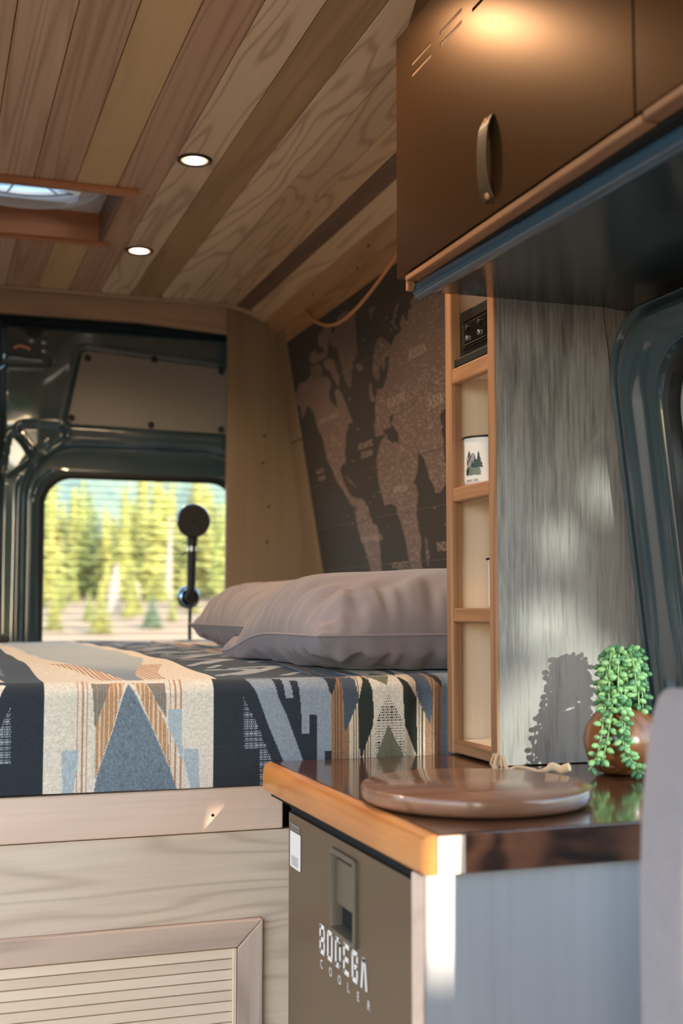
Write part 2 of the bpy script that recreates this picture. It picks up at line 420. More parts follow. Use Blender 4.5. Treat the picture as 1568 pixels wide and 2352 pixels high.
# visible wood battens of the right wall beside the map and above the window
wr = bpy.data.objects['wall_right']
mb = MB(); mb.hexa([(wx(.64) - .012, 3.50, .64), (wx(.64) + .001, 3.50, .64), (wx(.64) + .001, 3.62, .64), (wx(.64) - .012, 3.62, .64), (wx(1.405) - .012, 3.50, 1.405), (wx(1.405) + .001, 3.50, 1.405), (wx(1.405) + .001, 3.62, 1.405), (wx(1.405) - .012, 3.62, 1.405)])
obj('panel', mb, M_pillar, wr, bevel=.001)
mb = MB(); mb.hexa([(wx(1.409) - .010, 3.50, 1.409), (wx(1.409) + .001, 3.50, 1.409), (wx(1.409) + .001, 3.62, 1.409), (wx(1.409) - .010, 3.62, 1.409), (wx(1.745) - .010, 3.50, 1.745), (wx(1.745) + .001, 3.50, 1.745), (wx(1.745) + .001, 3.62, 1.745), (wx(1.745) - .010, 3.62, 1.745)])
obj('panel', mb, M_pillar, wr, bevel=.001)
mb = MB(); mb.hexa([(wx(1.70) - .012, -0.6, 1.70), (wx(1.70) + .001, -0.6, 1.70), (wx(1.70) + .001, 3.50, 1.70), (wx(1.70) - .012, 3.50, 1.70), (wx(1.75) - .012, -0.6, 1.75), (wx(1.75) + .001, -0.6, 1.75), (wx(1.75) + .001, 3.50, 1.75), (wx(1.75) - .012, 3.50, 1.75)])
obj('panel', mb, M_trimY, wr, bevel=.001)

# right window: pressed teal surround, gasket, glass
prof = [(-0.002, -0.043), (-0.001, 0.004), (0.003, 0.013), (0.009, 0.0165), (0.014, 0.014), (0.017, 0.006), (0.021, 0.004), (0.025, 0.012), (0.032, 0.021), (0.044, 0.0245), (0.056, 0.022), (0.070, 0.0145), (0.082, 0.0075), (0.096, 0.006), (0.101, 0.0095), (0.105, 0.009), (0.110, -0.004), (0.122, -0.012), (0.128, -0.026)]
def wloft(mb, pr):
    rings = []
    for ins, d in pr:
        rings.append([win(u, v, d) for u, v in rrect(WY0 + ins, WY1 - ins, WZ0 + ins, WZ1 - ins * .62, max(WR - ins * .15, .05), 14)])
    return mb.loft(rings)
mb = MB(); wloft(mb, prof)
w2 = struct('window_2', mb, M_tealw)
mb = MB(); wloft(mb, [(0.109, -0.010), (0.110, 0.000), (0.116, 0.006), (0.122, 0.002), (0.126, -0.014), (0.127, -0.028)])
obj('gasket', mb, M_rubber, w2)
mb = MB(); wloft(mb, [(0.126, -0.030), (0.127, -0.014), (0.132, -0.011), (0.139, -0.014), (0.143, -0.026)])
obj('inner_rim', mb, M_cover, w2)
mb = MB(); wloft(mb, [(0.141, -0.030), (0.143, -0.020), (0.150, -0.018), (0.156, -0.030)])
obj('inner_gasket', mb, M_rubber, w2)
mb = MB(); mb.add([win(u, v, -0.031) for u, v in rrect(WY0 + .14, WY1 - .14, WZ0 + .14, WZ1 - .085, .07, 4)], [tuple(range(20))])
obj('pane', mb, M_glassblue, w2, fix=False)

# left wall: solid at the back, open sliding door in front
mb = MB()
lx = lambda z: 2 * X0 - wx(z)
mb.prism([(lx(0), 0), (lx(1.79), 1.79), (lx(1.79) - .03, 1.79), (lx(0) - .03, 0)], lambda a, b: (a, 1.75, b), lambda a, b: (a, 3.66, b))
mb.box(-0.72, -0.66, -1.2, -0.75, 0, 1.8); mb.box(-0.70, -0.64, -0.75, 1.75, 1.72, 1.83)
struct('wall_left', mb, M_pillar)

# rear corner panel beside the right door
mb = MB(); mb.prism([(0.870, 0.60), (1.150, 0.60), (1.141, 1.023), (1.026, 1.747), (0.99, 1.80), (0.872, 1.822)], lambda a, b: (a, 3.62, b), lambda a, b: (a, 3.634, b))
wr_ = struct('wall_rear', mb, M_pillar)
mb = MB()
for (x, z) in ((0.985, 1.345), (1.005, 1.21), (1.00, 1.10), (0.99, 1.43)): mb.lathe([(0.004, -0.001), (0.004, 0.003)], (x, 3.619, z), 8, 'Y')
obj('nail_heads', mb, M_void, wr_, kind='stuff')
mb = MB(); mb.prism([(2 * X0 - a, b) for a, b in [(0.870, 0.60), (1.150, 0.60), (1.141, 1.023), (1.026, 1.747), (0.99, 1.80), (0.872, 1.822)]], lambda a, b: (a, 3.62, b), lambda a, b: (a, 3.634, b))
struct('wall_rear', mb, M_pillar)

# rear doors: pressed sheet metal built as a relief
def sd_rr(x, z, x0, x1, z0, z1, r):
    cx, cz = (x0 + x1) / 2, (z0 + z1) / 2; hx, hz = (x1 - x0) / 2 - r, (z1 - z0) / 2 - r
    qx, qz = np.abs(x - cx) - hx, np.abs(z - cz) - hz
    return np.hypot(np.maximum(qx, 0), np.maximum(qz, 0)) + np.minimum(np.maximum(qx, qz), 0) - r
def sd_poly(x, z, P):
    d = np.full(x.shape, 1e9); s = np.ones(x.shape)
    n = len(P)
    for i in range(n):
        ax, az = P[i]; bx, bz = P[i - 1]
        ex, ez = bx - ax, bz - az; wx_, wz_ = x - ax, z - az
        t = np.clip((wx_ * ex + wz_ * ez) / (ex * ex + ez * ez), 0, 1)
        d = np.minimum(d, (wx_ - ex * t) ** 2 + (wz_ - ez * t) ** 2)
        c1 = z >= az; c2 = z < bz; c3 = ex * wz_ > ez * wx_
        flip = (c1 & c2 & c3) | (~c1 & ~c2 & ~c3); s = np.where(flip, -s, s)
    return s * np.sqrt(d)
def ss(a, b, t): u = np.clip((t - a) / (b - a), 0, 1); return u * u * (3 - 2 * u)
DY = 3.685; DWX0, DWX1, DWZ0, DWZ1 = 0.334, 0.925, 0.70, 1.290
COVER = [(0.438, 1.664), (0.398, 1.458), (0.412, 1.447), (0.895, 1.438), (0.905, 1.448), (0.905, 1.630), (0.892, 1.642), (0.455, 1.672)]
TRI1 = [(0.236, 1.398), (0.222, 1.300), (0.232, 1.288), (0.290, 1.335), (0.290, 1.348), (0.256, 1.408), (0.243, 1.409)]
TRI2 = [(0.268, 1.432), (0.372, 1.434), (0.388, 1.420), (0.384, 1.408), (0.334, 1.362), (0.318, 1.360), (0.262, 1.418)]
def rear_door(name, mirror):
    X = np.arange(0.203, 0.965, 0.004); Z = np.arange(0.30, 1.765, 0.004)
    x, z = np.meshgrid(X, Z)
    dw = sd_rr(x, z, DWX0, DWX1, DWZ0, DWZ1, 0.085)
    do = sd_rr(x, z, DWX0 - 0.055, DWX1 + .055, DWZ0 - .06, 1.385 + 0.0 * x, 0.165)
    h = 0.018 * (1 - ss(-0.012, 0.010, do)) + 0.010 * (1 - ss(0.0, 0.050, do)) * ss(1.25, 1.36, z)                         # step back towards the glass
    h -= 0.005 * np.exp(-((do - 0.018) / 0.007) ** 2)               # raised bead along the step
    h -= 0.008 * np.exp(-((dw - 0.030) / 0.008) ** 2) * (z < 1.31)  # flange bead round the gasket
    dc = sd_poly(x, z, COVER)
    h += 0.006 * (1 - ss(-0.004, 0.010, dc)) - 0.003 * np.exp(-((dc - 0.016) / 0.005) ** 2)
    for T in (TRI1, TRI2):
        dt = sd_poly(x, z, T) - 0.006
        h += 0.012 * (1 - ss(-0.010, 0.004, dt)) - 0.0035 * np.exp(-((dt - 0.009) / 0.004) ** 2)
    h += 0.020 * ss(1.725, 1.760, z) + 0.015 * (1 - ss(0.203, 0.222, x))
    h += 0.003 * np.sin(x * 17) * np.sin(z * 9 + 1) + 0.022 * np.clip((.315 - x) / .11, 0, 1) * (1 - ss(1.44, 1.54, z)) * (.35 + .65 * ss(1.15, 1.35, z))               # gentle pressing of the sheet
    for (cx, cz) in ((0.295, 1.697), (0.332, 1.694), (0.332, 1.668), (0.345, 1.392)):
        h -= 0.004 * (1 - ss(0.006, 0.011, np.hypot(x - cx, z - cz)))
    h -= 0.006 * np.exp(-((z - (1.641 - 0.05 * (x - 0.21))) / 0.005) ** 2) * (x > .215) * (x < .325)
    h -= 0.006 * np.exp(-((z - (1.606 + 0.05 * (x - 0.21) + 18 * np.maximum(x - .32, 0) ** 2)) / 0.005) ** 2) * (x > .205) * (x < .352)
    xx = (2 * X0 - x - 0.0) if mirror else x
    keep = dw > -0.004
    vs = np.stack([xx, DY + h, z], -1).reshape(-1, 3); nxg = len(X)
    mb = MB(); fs = []
    for j in range(len(Z) - 1):
        for i in range(nxg - 1):
            if keep[j, i] or keep[j + 1, i] or keep[j, i + 1] or keep[j + 1, i + 1]:
                a = j * nxg + i; fs.append((a, a + 1, a + nxg + 1, a + nxg))
    mb.add([tuple(p) for p in vs], fs, True)
    d = struct(name, mb, M_teal)
    mx = (lambda u: 2 * X0 - u) if mirror else (lambda u: u)
    fn = lambda u, v, dd: (mx(u), DY + 0.028 + dd, v)
    mb = MB(); frame_loft(mb, DWX0, DWX1, DWZ0, DWZ1, .085, [(-0.013, 0.0), (-0.012, -0.009), (-0.004, -0.014), (0.003, -0.009), (0.004, 0.014)], fn, 12)
    obj('gasket', mb, M_rubber, d)
    mb = MB(); mb.add([fn(u, v, 0.016) for u, v in rrect(DWX0 - .008, DWX1 + .008, DWZ0 - .008, DWZ1 + .008, .085, 8)], [tuple(range(36))])
    p = obj('pane', mb, M_glass, d, fix=False)
    if not mirror:
        for k in range(24):
            zz = 0.80 + 0.0203 * k; ind = 0.0
            mbw = MB(); mbw.box(DWX0 + .004, DWX1 - .004, DY + .0405, DY + .0425, zz - .00065, zz + .00065)
            obj('heating_wire', mbw, M_void if k % 1 == 0 else M_black, p)
    mb = MB(); inner = [(a, b) for a, b in COVER]
    mb.prism(inner, lambda a, b: (mx(a), DY - 0.001, b), lambda a, b: (mx(a), DY + 0.004, b))
    cv = obj('cover_panel', mb, M_cover, d, bevel=0.0015)
    for (a, b) in ((0.455, 1.650), (0.657, 1.658), (0.868, 1.634), (0.410, 1.466), (0.649, 1.456), (0.868, 1.452)):
        mbb = MB(); mbb.lathe([(0.010, 0.001), (0.010, -0.003), (0.006, -0.006), (0.001, -0.0065)], (mx(a), DY - .001, b), 16, 'Y')
        obj('bolt', mbb, M_rubber, cv)
    mb = MB(); mb.box(min(mx(.272), mx(.318)), max(mx(.272), mx(.318)), DY - 0.004, DY + .012, 1.707, 1.724)
    mb.tube([(mx(.262), DY - .006, 1.722), (mx(.266), DY - .006, 1.732), (mx(.315), DY - .006, 1.733), (mx(.325), DY - .006, 1.722)], 0.003, 8)
    obj('latch', mb, M_black, d)
    mb = MB(); mb.tube([(mx(.238), DY - .008, 1.664), (mx(.252), DY - .012, 1.672), (mx(.275), DY - .012, 1.668), (mx(.285), DY - .008, 1.664)], 0.005, 8)
    obj('latch_spring', mb, M_copper, d)
    return d
rear_door('door_1', False); rear_door('door_2', True)
mb = MB(); mb.box(0.172, 0.2085, 3.712, 3.735, 0.25, 1.80); struct('trim_5', mb, M_rubber)
mb = MB(); mb.box(-0.62, 1.0, 3.69, 3.73, 1.755, 1.85); struct('trim_4', mb, M_underside)
BLANKET = [('navy',[(-0.8,-0.02),(0.161,-0.02),(0.161,0.2),(-0.8,0.2)]),('cream',[(0.161,-0.02),(0.396,-0.02),(0.396,0.2),(0.161,0.2)]),('navy',[(0.396,-0.02),(0.483,-0.02),(0.483,0.2),(0.396,0.2)]),('grey',[(0.483,-0.02),(0.573,-0.02),(0.573,0.2),(0.483,0.2)]),('tan',[(0.573,-0.02),(0.748,-0.02),(0.748,0.2),(0.573,0.2)]),('pale',[(0.748,-0.02),(1.3,-0.02),(1.3,0.2),(0.748,0.2)]),('stip',[(0.117,0.119),(0.119,0.044),(0.105,0.043),(0.093,0.043),(0.1,0.082)]),('cream',[(0.091,0.155),(0.111,0.15),(0.103,0.133),(0.092,0.103)]),('rust',[(0.205,-0.02),(0.207,-0.02),(0.207,0.16),(0.205,0.16)]),('rust',[(0.212,-0.02),(0.214,-0.02),(0.214,0.16),(0.212,0.16)]),('rust',[(0.219,-0.02),(0.22,-0.02),(0.22,0.16),(0.219,0.16)]),('rust',[(0.334,-0.02),(0.336,-0.02),(0.336,0.16),(0.334,0.16)]),('rust',[(0.341,-0.02),(0.343,-0.02),(0.343,0.16),(0.341,0.16)]),('rust',[(0.349,-0.02),(0.351,-0.02),(0.351,0.16),(0.349,0.16)]),('dtan',[(0.225,0.151),(0.251,0.15),(0.24,0.115),(0.23,0.084)]),('dtan',[(0.301,0.149),(0.328,0.149),(0.329,0.098),(0.314,0.122)]),('orange',[(0.251,0.151),(0.271,0.151),(0.254,0.085),(0.232,0.019),(0.229,0.018),(0.23,0.086),(0.241,0.117)]),('orange',[(0.282,0.151),(0.299,0.15),(0.314,0.122),(0.331,0.083),(0.334,0.031),(0.306,0.094)]),('lblue',[(0.186,0.058),(0.208,0.058),(0.208,0.044),(0.201,-0.004),(0.187,-0.003)]),('lblue',[(0.332,0.11),(0.351,0.11),(0.352,0.038),(0.341,0.065),(0.332,0.085)]),('lblue',[(0.354,0.055),(0.375,0.054),(0.377,-0.002),(0.365,-0.001),(0.354,0.038)]),('blue',[(0.276,0.149),(0.281,0.14),(0.306,0.092),(0.334,0.029),(0.346,-0.004),(0.348,-0.015),(0.228,-0.009),(0.234,0.024),(0.254,0.081),(0.268,0.13)]),('navy',[(0.403,0.161),(0.403,0.161),(0.403,0.161)]),('grey',[(0.445,0.156),(0.484,0.155),(0.492,0.126),(0.505,0.097),(0.531,0.031),(0.501,0.032),(0.48,0.078),(0.46,0.129)]),('navy',[(0.484,0.155),(0.498,0.154),(0.503,0.122),(0.515,0.121),(0.51,0.149),(0.522,0.148),(0.527,0.105),(0.528,0.07),(0.539,0.069),(0.539,0.097),(0.551,0.096),(0.551,0.028),(0.531,0.029),(0.505,0.097),(0.492,0.123)]),('navy',[(0.46,0.129),(0.48,0.078),(0.501,0.03),(0.483,0.031),(0.459,0.089),(0.44,0.129),(0.44,0.134)]),('stip',[(0.44,0.125),(0.459,0.089),(0.485,0.03),(0.486,-0.007),(0.466,-0.006),(0.465,0.049),(0.442,0.05)]),('navy',[(0.563,0.044),(0.573,0.043),(0.573,0.027),(0.563,0.027)]),('dbrown',[(0.578,-0.02),(0.58,-0.02),(0.58,0.17),(0.578,0.17)]),('dbrown',[(0.583,-0.02),(0.584,-0.02),(0.584,0.17),(0.583,0.17)]),('dbrown',[(0.588,-0.02),(0.589,-0.02),(0.589,0.17),(0.588,0.17)]),('dbrown',[(0.732,-0.02),(0.733,-0.02),(0.733,0.17),(0.732,0.17)]),('dbrown',[(0.737,-0.02),(0.738,-0.02),(0.738,0.17),(0.737,0.17)]),('dbrown',[(0.742,-0.02),(0.743,-0.02),(0.743,0.17),(0.742,0.17)]),('lcream',[(0.601,-0.02),(0.723,-0.02),(0.723,0.17),(0.601,0.17)]),('dbrown',[(0.607,-0.02),(0.608,-0.02),(0.608,0.17),(0.607,0.17)]),('dbrown',[(0.611,-0.02),(0.612,-0.02),(0.612,0.17),(0.611,0.17)]),('dbrown',[(0.615,-0.02),(0.616,-0.02),(0.616,0.17),(0.615,0.17)]),('dbrown',[(0.709,-0.02),(0.71,-0.02),(0.71,0.17),(0.709,0.17)]),('dbrown',[(0.714,-0.02),(0.715,-0.02),(0.715,0.17),(0.714,0.17)]),('dbrown',[(0.718,-0.02),(0.72,-0.02),(0.72,0.17),(0.718,0.17)]),('navy',[(0.565,0.155),(0.584,0.152),(0.583,0.146),(0.574,0.124),(0.57,0.131)]),('slate',[(0.588,0.154),(0.608,0.155),(0.612,0.144),(0.616,0.116),(0.595,0.07),(0.593,0.076),(0.592,0.124)]),('slate',[(0.7,0.161),(0.724,0.158),(0.732,0.127),(0.731,0.075),(0.712,0.116),(0.708,0.144)]),('navy',[(0.729,0.159),(0.742,0.159),(0.749,0.141),(0.749,0.131),(0.738,0.144)]),('cream',[(0.626,0.155),(0.683,0.156),(0.688,0.082),(0.69,0.059),(0.68,0.023),(0.64,0.024),(0.631,0.056),(0.637,0.084)]),('lcream',[(0.637,0.077),(0.622,0.035),(0.622,0.025),(0.643,0.024)]),('dbrown',[(0.624,-0.02),(0.626,-0.02),(0.626,0.17),(0.624,0.17)]),('dbrown',[(0.629,-0.02),(0.63,-0.02),(0.63,0.17),(0.629,0.17)]),('dbrown',[(0.633,-0.02),(0.634,-0.02),(0.634,0.17),(0.633,0.17)]),('olive',[(0.627,0.155),(0.634,0.146),(0.638,0.13),(0.64,0.097),(0.638,0.078),(0.623,0.041),(0.62,0.025),(0.617,0.041),(0.615,0.112),(0.621,0.135)]),('olive',[(0.678,0.157),(0.694,0.142),(0.71,0.116),(0.711,0.031),(0.706,0.038),(0.689,0.077),(0.687,0.11),(0.686,0.135)]),('stip2',[(0.662,0.125),(0.688,0.08),(0.688,0.022),(0.642,0.024),(0.641,0.079)]),('lol',[(0.663,0.079),(0.688,0.028),(0.688,0.022),(0.642,0.024),(0.643,0.033)]),('lol',[(0.63,0.156),(0.669,0.157),(0.661,0.137)])]
LAND = {'greenland':[(3.025,1.67),(2.993,1.673),(2.962,1.671),(2.928,1.661),(2.893,1.649),(2.91,1.638),(2.911,1.607),(2.923,1.583),(2.925,1.559),(2.941,1.544),(2.965,1.534),(2.989,1.512),(3.008,1.479),(3.021,1.485),(3.041,1.504),(3.051,1.526),(3.055,1.554),(3.058,1.578),(3.068,1.597),(3.1,1.608),(3.118,1.621),(3.107,1.634),(3.071,1.641),(3.051,1.655)],'ellesmere':[(3.154,1.668),(3.105,1.668),(3.081,1.663),(3.095,1.646),(3.123,1.634),(3.14,1.613),(3.151,1.594),(3.175,1.601),(3.177,1.617),(3.211,1.63),(3.219,1.644),(3.203,1.657),(3.184,1.662)],'islands_a':[(3.275,1.626),(3.25,1.629),(3.234,1.613),(3.191,1.609),(3.152,1.592),(3.153,1.586),(3.189,1.592),(3.228,1.594),(3.261,1.59),(3.289,1.595),(3.309,1.608),(3.299,1.622)],'islands_b':[(3.313,1.595),(3.282,1.588),(3.242,1.586),(3.216,1.578),(3.213,1.562),(3.225,1.548),(3.263,1.542),(3.289,1.552),(3.315,1.564),(3.317,1.581)],'baffin':[(3.191,1.587),(3.144,1.584),(3.105,1.566),(3.097,1.543),(3.083,1.523),(3.095,1.495),(3.114,1.504),(3.133,1.526),(3.144,1.543),(3.168,1.554),(3.188,1.563),(3.192,1.577)],'north_america':[(3.501,1.534),(3.458,1.55),(3.428,1.565),(3.367,1.556),(3.348,1.562),(3.305,1.563),(3.268,1.542),(3.222,1.543),(3.184,1.539),(3.162,1.525),(3.165,1.507),(3.187,1.495),(3.186,1.473),(3.165,1.456),(3.137,1.445),(3.132,1.465),(3.135,1.489),(3.118,1.496),(3.089,1.479),(3.076,1.456),(3.054,1.425),(3.041,1.405),(3.035,1.393),(3.068,1.394),(3.07,1.383),(3.089,1.376),(3.077,1.381),(3.098,1.37),(3.109,1.342),(3.127,1.322),(3.134,1.29),(3.153,1.294),(3.178,1.289),(3.189,1.279),(3.184,1.262),(3.17,1.239),(3.15,1.217),(3.132,1.202),(3.096,1.193),(3.105,1.173),(3.128,1.175),(3.143,1.187),(3.167,1.208),(3.181,1.223),(3.207,1.239),(3.226,1.255),(3.239,1.273),(3.253,1.292),(3.268,1.308),(3.283,1.332),(3.29,1.367),(3.296,1.394),(3.318,1.42),(3.309,1.397),(3.324,1.424),(3.342,1.463),(3.364,1.484),(3.393,1.491),(3.416,1.477),(3.451,1.462),(3.45,1.475),(3.451,1.496),(3.485,1.508)],'cuba':[(3.148,1.259),(3.124,1.248),(3.094,1.234),(3.07,1.224),(3.083,1.222),(3.118,1.234),(3.144,1.25)],'south_america':[(3.096,1.192),(3.05,1.189),(3.032,1.178),(3.007,1.161),(3.011,1.142),(3.0,1.126),(2.969,1.113),(2.96,1.096),(2.965,1.071),(2.967,1.045),(2.981,1.001),(2.982,0.985),(3.059,0.987),(3.066,1.017),(3.079,1.05),(3.096,1.083),(3.11,1.108),(3.115,1.13),(3.109,1.154),(3.106,1.17)],'africa':[(2.877,1.3),(2.848,1.319),(2.808,1.331),(2.805,1.313),(2.778,1.304),(2.746,1.301),(2.73,1.292),(2.718,1.273),(2.71,1.246),(2.695,1.22),(2.688,1.197),(2.67,1.189),(2.669,1.163),(2.682,1.145),(2.694,1.122),(2.694,1.093),(2.69,1.057),(2.694,1.038),(2.71,1.019),(2.704,0.99),(2.703,0.974),(2.776,0.98),(2.784,1.007),(2.786,1.04),(2.789,1.079),(2.799,1.112),(2.813,1.135),(2.813,1.15),(2.843,1.16),(2.887,1.156),(2.899,1.185),(2.907,1.209),(2.908,1.234),(2.904,1.26),(2.899,1.277)],'scandinavia':[(2.801,1.547),(2.756,1.561),(2.715,1.543),(2.703,1.527),(2.717,1.511),(2.745,1.506),(2.748,1.49),(2.767,1.48),(2.777,1.501),(2.794,1.488),(2.794,1.471),(2.812,1.463),(2.827,1.474),(2.838,1.487),(2.831,1.506),(2.81,1.524)],'britain':[(2.874,1.468),(2.856,1.463),(2.862,1.444),(2.851,1.428),(2.859,1.418),(2.884,1.425),(2.884,1.445)],'iceland':[(2.935,1.528),(2.901,1.52),(2.901,1.509),(2.933,1.503),(2.95,1.522)],'svalbard':[(2.804,1.642),(2.755,1.638),(2.769,1.622),(2.784,1.624),(2.795,1.608),(2.803,1.623)],'novaya':[(2.622,1.613),(2.61,1.608),(2.636,1.595),(2.651,1.583),(2.657,1.569),(2.639,1.553),(2.654,1.559),(2.667,1.571),(2.659,1.588),(2.644,1.603)],'eurasia':[(2.7,1.527),(2.686,1.532),(2.664,1.543),(2.62,1.546),(2.62,1.566),(2.599,1.582),(2.591,1.57),(2.579,1.557),(2.564,1.582),(2.545,1.582),(2.543,1.597),(2.524,1.603),(2.484,1.606),(2.419,1.612),(2.315,1.607),(2.206,1.606),(2.28,1.393),(2.475,1.33),(2.493,1.179),(2.533,1.162),(2.562,1.161),(2.567,1.177),(2.583,1.197),(2.589,1.218),(2.595,1.242),(2.618,1.259),(2.631,1.289),(2.63,1.267),(2.649,1.222),(2.682,1.197),(2.695,1.22),(2.708,1.25),(2.722,1.281),(2.734,1.299),(2.728,1.323),(2.725,1.319),(2.765,1.348),(2.745,1.37),(2.772,1.366),(2.775,1.342),(2.805,1.34),(2.827,1.354),(2.824,1.332),(2.886,1.334),(2.882,1.362),(2.868,1.369),(2.853,1.414),(2.825,1.443),(2.785,1.437),(2.767,1.453),(2.748,1.463),(2.718,1.501)],'madagascar':[(2.661,1.067),(2.652,1.064),(2.653,1.043),(2.652,1.022),(2.667,0.996),(2.677,1.001),(2.672,1.032)]}
LATS = {'lat1':[(3.474,1.259),(2.902,1.257),(2.51,1.255)],'lat2':[(3.446,1.134),(2.557,1.128)],'lat0':[(3.03,1.528),(2.813,1.527),(2.693,1.525),(2.411,1.526)],'lat3':[(3.445,1.015),(2.603,1.003)]}
TEXTS = {'NORTH AMERICA@0':((3.302,1.437),0.02),'SOUTH AMERICA@1':((3.101,1.089),0.02),'ATLANTIC@2':((3.016,1.33),0.022),'OCEAN@3':((3.003,1.307),0.022),'EUROPE@4':((2.769,1.411),0.03),'RUSSIA@5':((2.596,1.495),0.03),'ASIA@6':((2.527,1.375),0.036),'AFRICA@7':((2.817,1.2),0.026),'PACIFIC@8':((3.391,1.301),0.018),'OCEAN@9':((3.384,1.281),0.018),'ATLANTIC@10':((2.899,1.014),0.022),'OCEAN@11':((2.861,0.997),0.022),'INDIAN@12':((2.6,1.051),0.03)}
# ================================================================ bed
bed = empty('bed_platform', (0, 1.72, 0), 'whitewashed wooden bed platform with a louvered door under the patterned blanket', 'bed')
mb = MB(); mb.box(-0.63, 0.502, 1.722, 1.742, 0.582, 0.644); obj('top_rail', mb, M_bedrail, bed, bevel=.0025)
mb = MB(); LX0, LX1, LZ0, LZ1 = -0.32, 0.471, 0.10, 0.458
mb.box(-0.63, LX0, 1.728, 1.742, 0.0, 0.580); mb.box(LX1, 1.0, 1.728, 1.742, 0.0, 0.580); mb.box(LX0, LX1, 1.728, 1.742, LZ1, 0.580); mb.box(LX0, LX1, 1.728, 1.742, 0, LZ0)
obj('face_panel', mb, M_bed, bed)
mb = MB(); mb.box(-0.63, 1.0, 1.745, 3.56, 0.625, 0.643); obj('deck', mb, M_bed, bed)
mb = MB(); mb.box(-0.60, 1.0, 3.52, 3.55, 0.0, 0.624); mb.box(-.63, -.60, 1.745, 3.55, 0, .624); mb.box(1.0, 1.02, 1.745, 3.55, 0, .624); obj('carcass', mb, M_bed, bed)
mb = MB(); mb.lathe([(0.0022, -0.001), (0.0022, 0.002)], (0.398, 1.7215, 0.606), 8, 'Y'); obj('plug', mb, M_void, bed)
dr = bpy.data.objects.new('louvered_door', None); C.objects.link(dr); dr.parent = bed; dr.location = (0, 0, 0.1)
fw = 0.037
M_stile = wood('whitewash_stile', srgb(204, 180, 164), srgb(128, 112, 108), 'Z', rough=.6, rings=9, ringamt=.4)
for nm, P, m in (('stile', [(LX0, LZ0), (LX0, LZ1), (LX0 + fw, LZ1 - fw), (LX0 + fw, LZ0 + fw)], M_stile), ('stile', [(LX1, LZ0), (LX1, LZ1), (LX1 - fw, LZ1 - fw), (LX1 - fw, LZ0 + fw)], M_stile),
                 ('rail', [(LX0, LZ1), (LX1, LZ1), (LX1 - fw, LZ1 - fw), (LX0 + fw, LZ1 - fw)], M_bedframe), ('rail', [(LX0, LZ0), (LX1, LZ0), (LX1 - fw, LZ0 + fw), (LX0 + fw, LZ0 + fw)], M_bedframe)):
    cxm = sum(p[0] for p in P) / 4; czm = sum(p[1] for p in P) / 4
    P = [(p[0] + (.0004 if p[0] < cxm else -.0004), p[1] + (.0004 if p[1] < czm else -.0004)) for p in P]
    mb = MB(); mb.prism(P, lambda a, b: (a, 1.716, b), lambda a, b: (a, 1.736, b)); obj(nm, mb, m, dr, bevel=.0018)
for x0_ in (LX0 + fw + .0005, LX1 - fw - .0065):
    mb = MB(); mb.box(x0_, x0_ + .006, 1.7175, 1.732, LZ0 + fw + .001, LZ1 - fw - .001); obj('bead', mb, M_slat, dr, bevel=.0012)
z = LZ1 - fw - 0.001
while z - 0.0145 > LZ0 + fw - 0.002:
    mb = MB()
    mb.prism([(1.7205, z - .0136), (1.7212, z - .0010), (1.7310, z - .0002), (1.7310, z - .0143)], lambda a, b: (LX0 + fw + .007, a, b), lambda a, b: (LX1 - fw - .007, a, b))
    obj('slat', mb, M_slat, dr); z -= 0.0145

# blanket: woven pattern evaluated on a fine grid
PAL = {'navy': (38, 44, 52), 'cream': (222, 210, 192), 'grey': (142, 148, 156), 'tan': (150, 112, 84), 'pale': (140, 152, 168), 'stip': (120, 126, 130),
       'rust': (190, 128, 92), 'dtan': (132, 118, 106), 'orange': (188, 138, 96), 'lblue': (172, 182, 186), 'blue': (112, 124, 134), 'dbrown': (92, 66, 48),
       'lcream': (216, 196, 172), 'slate': (74, 82, 94), 'olive': (42, 46, 40), 'stip2': (166, 162, 146), 'lol': (118, 114, 92)}
PAL = {k: np.array(srgb(*v)[:3]) for k, v in PAL.items()}
def inside(x, y, P):
    s = np.zeros(x.shape, bool); n = len(P)
    for i in range(n):
        ax, ay = P[i]; bx, by = P[i - 1]
        if ay == by: continue
        c = ((ay > y) != (by > y)) & (x < (bx - ax) * (y - ay) / (by - ay) + ax); s ^= c
    return s
def pattern(x, v):
    col = np.zeros(x.shape + (3,)); tagv = np.zeros(x.shape, int)
    for (c, P) in BLANKET:
        P2 = [(a, b) for a, b in P]
        m = inside(x, v, P2)
        if c == 'stip':
            dash = (((v / 0.0034) % 1) < 0.5) & ((((x / 0.0032) + np.floor(v / 0.0034) * 0.5) % 1) < 0.72)
            col[m & dash] = PAL['grey'] * 1.25; col[m & ~dash] = PAL['navy']
        elif c == 'stip2':
            dash = (((v / 0.0040) % 1) < 0.45) & ((((x / 0.0032) + np.floor(v / 0.0040) * 0.5) % 1) < 0.65)
            col[m & dash] = PAL['olive']; col[m & ~dash] = PAL['cream']
        elif c == 'orange':
            st = ((x / 0.0062) % 1) < 0.32
            col[m & ~st] = PAL['orange']; col[m & st] = PAL['lcream']
        elif c == 'dtan':
            st = ((x / 0.0040) % 1) < 0.35
            col[m & ~st] = PAL['dtan']; col[m & st] = PAL['dtan'] * 1.35
        elif c == 'blue':
            sp_ = np.random.RandomState(3).rand(*x.shape); sp_ = (sp_ + np.roll(sp_, 1, 0) + np.roll(sp_, 1, 1) + np.roll(sp_, 2, 0)) / 4
            col[m] = (PAL['blue'] * (0.55 + 0.9 * sp_[..., None]))[m]
        else: col[m] = PAL[c]
    return col
VE = 0.158
xs = np.concatenate([np.arange(-0.62, 0.08, 0.012), np.arange(0.08, 0.79, 0.0013), np.arange(0.79, 0.965, 0.012)])
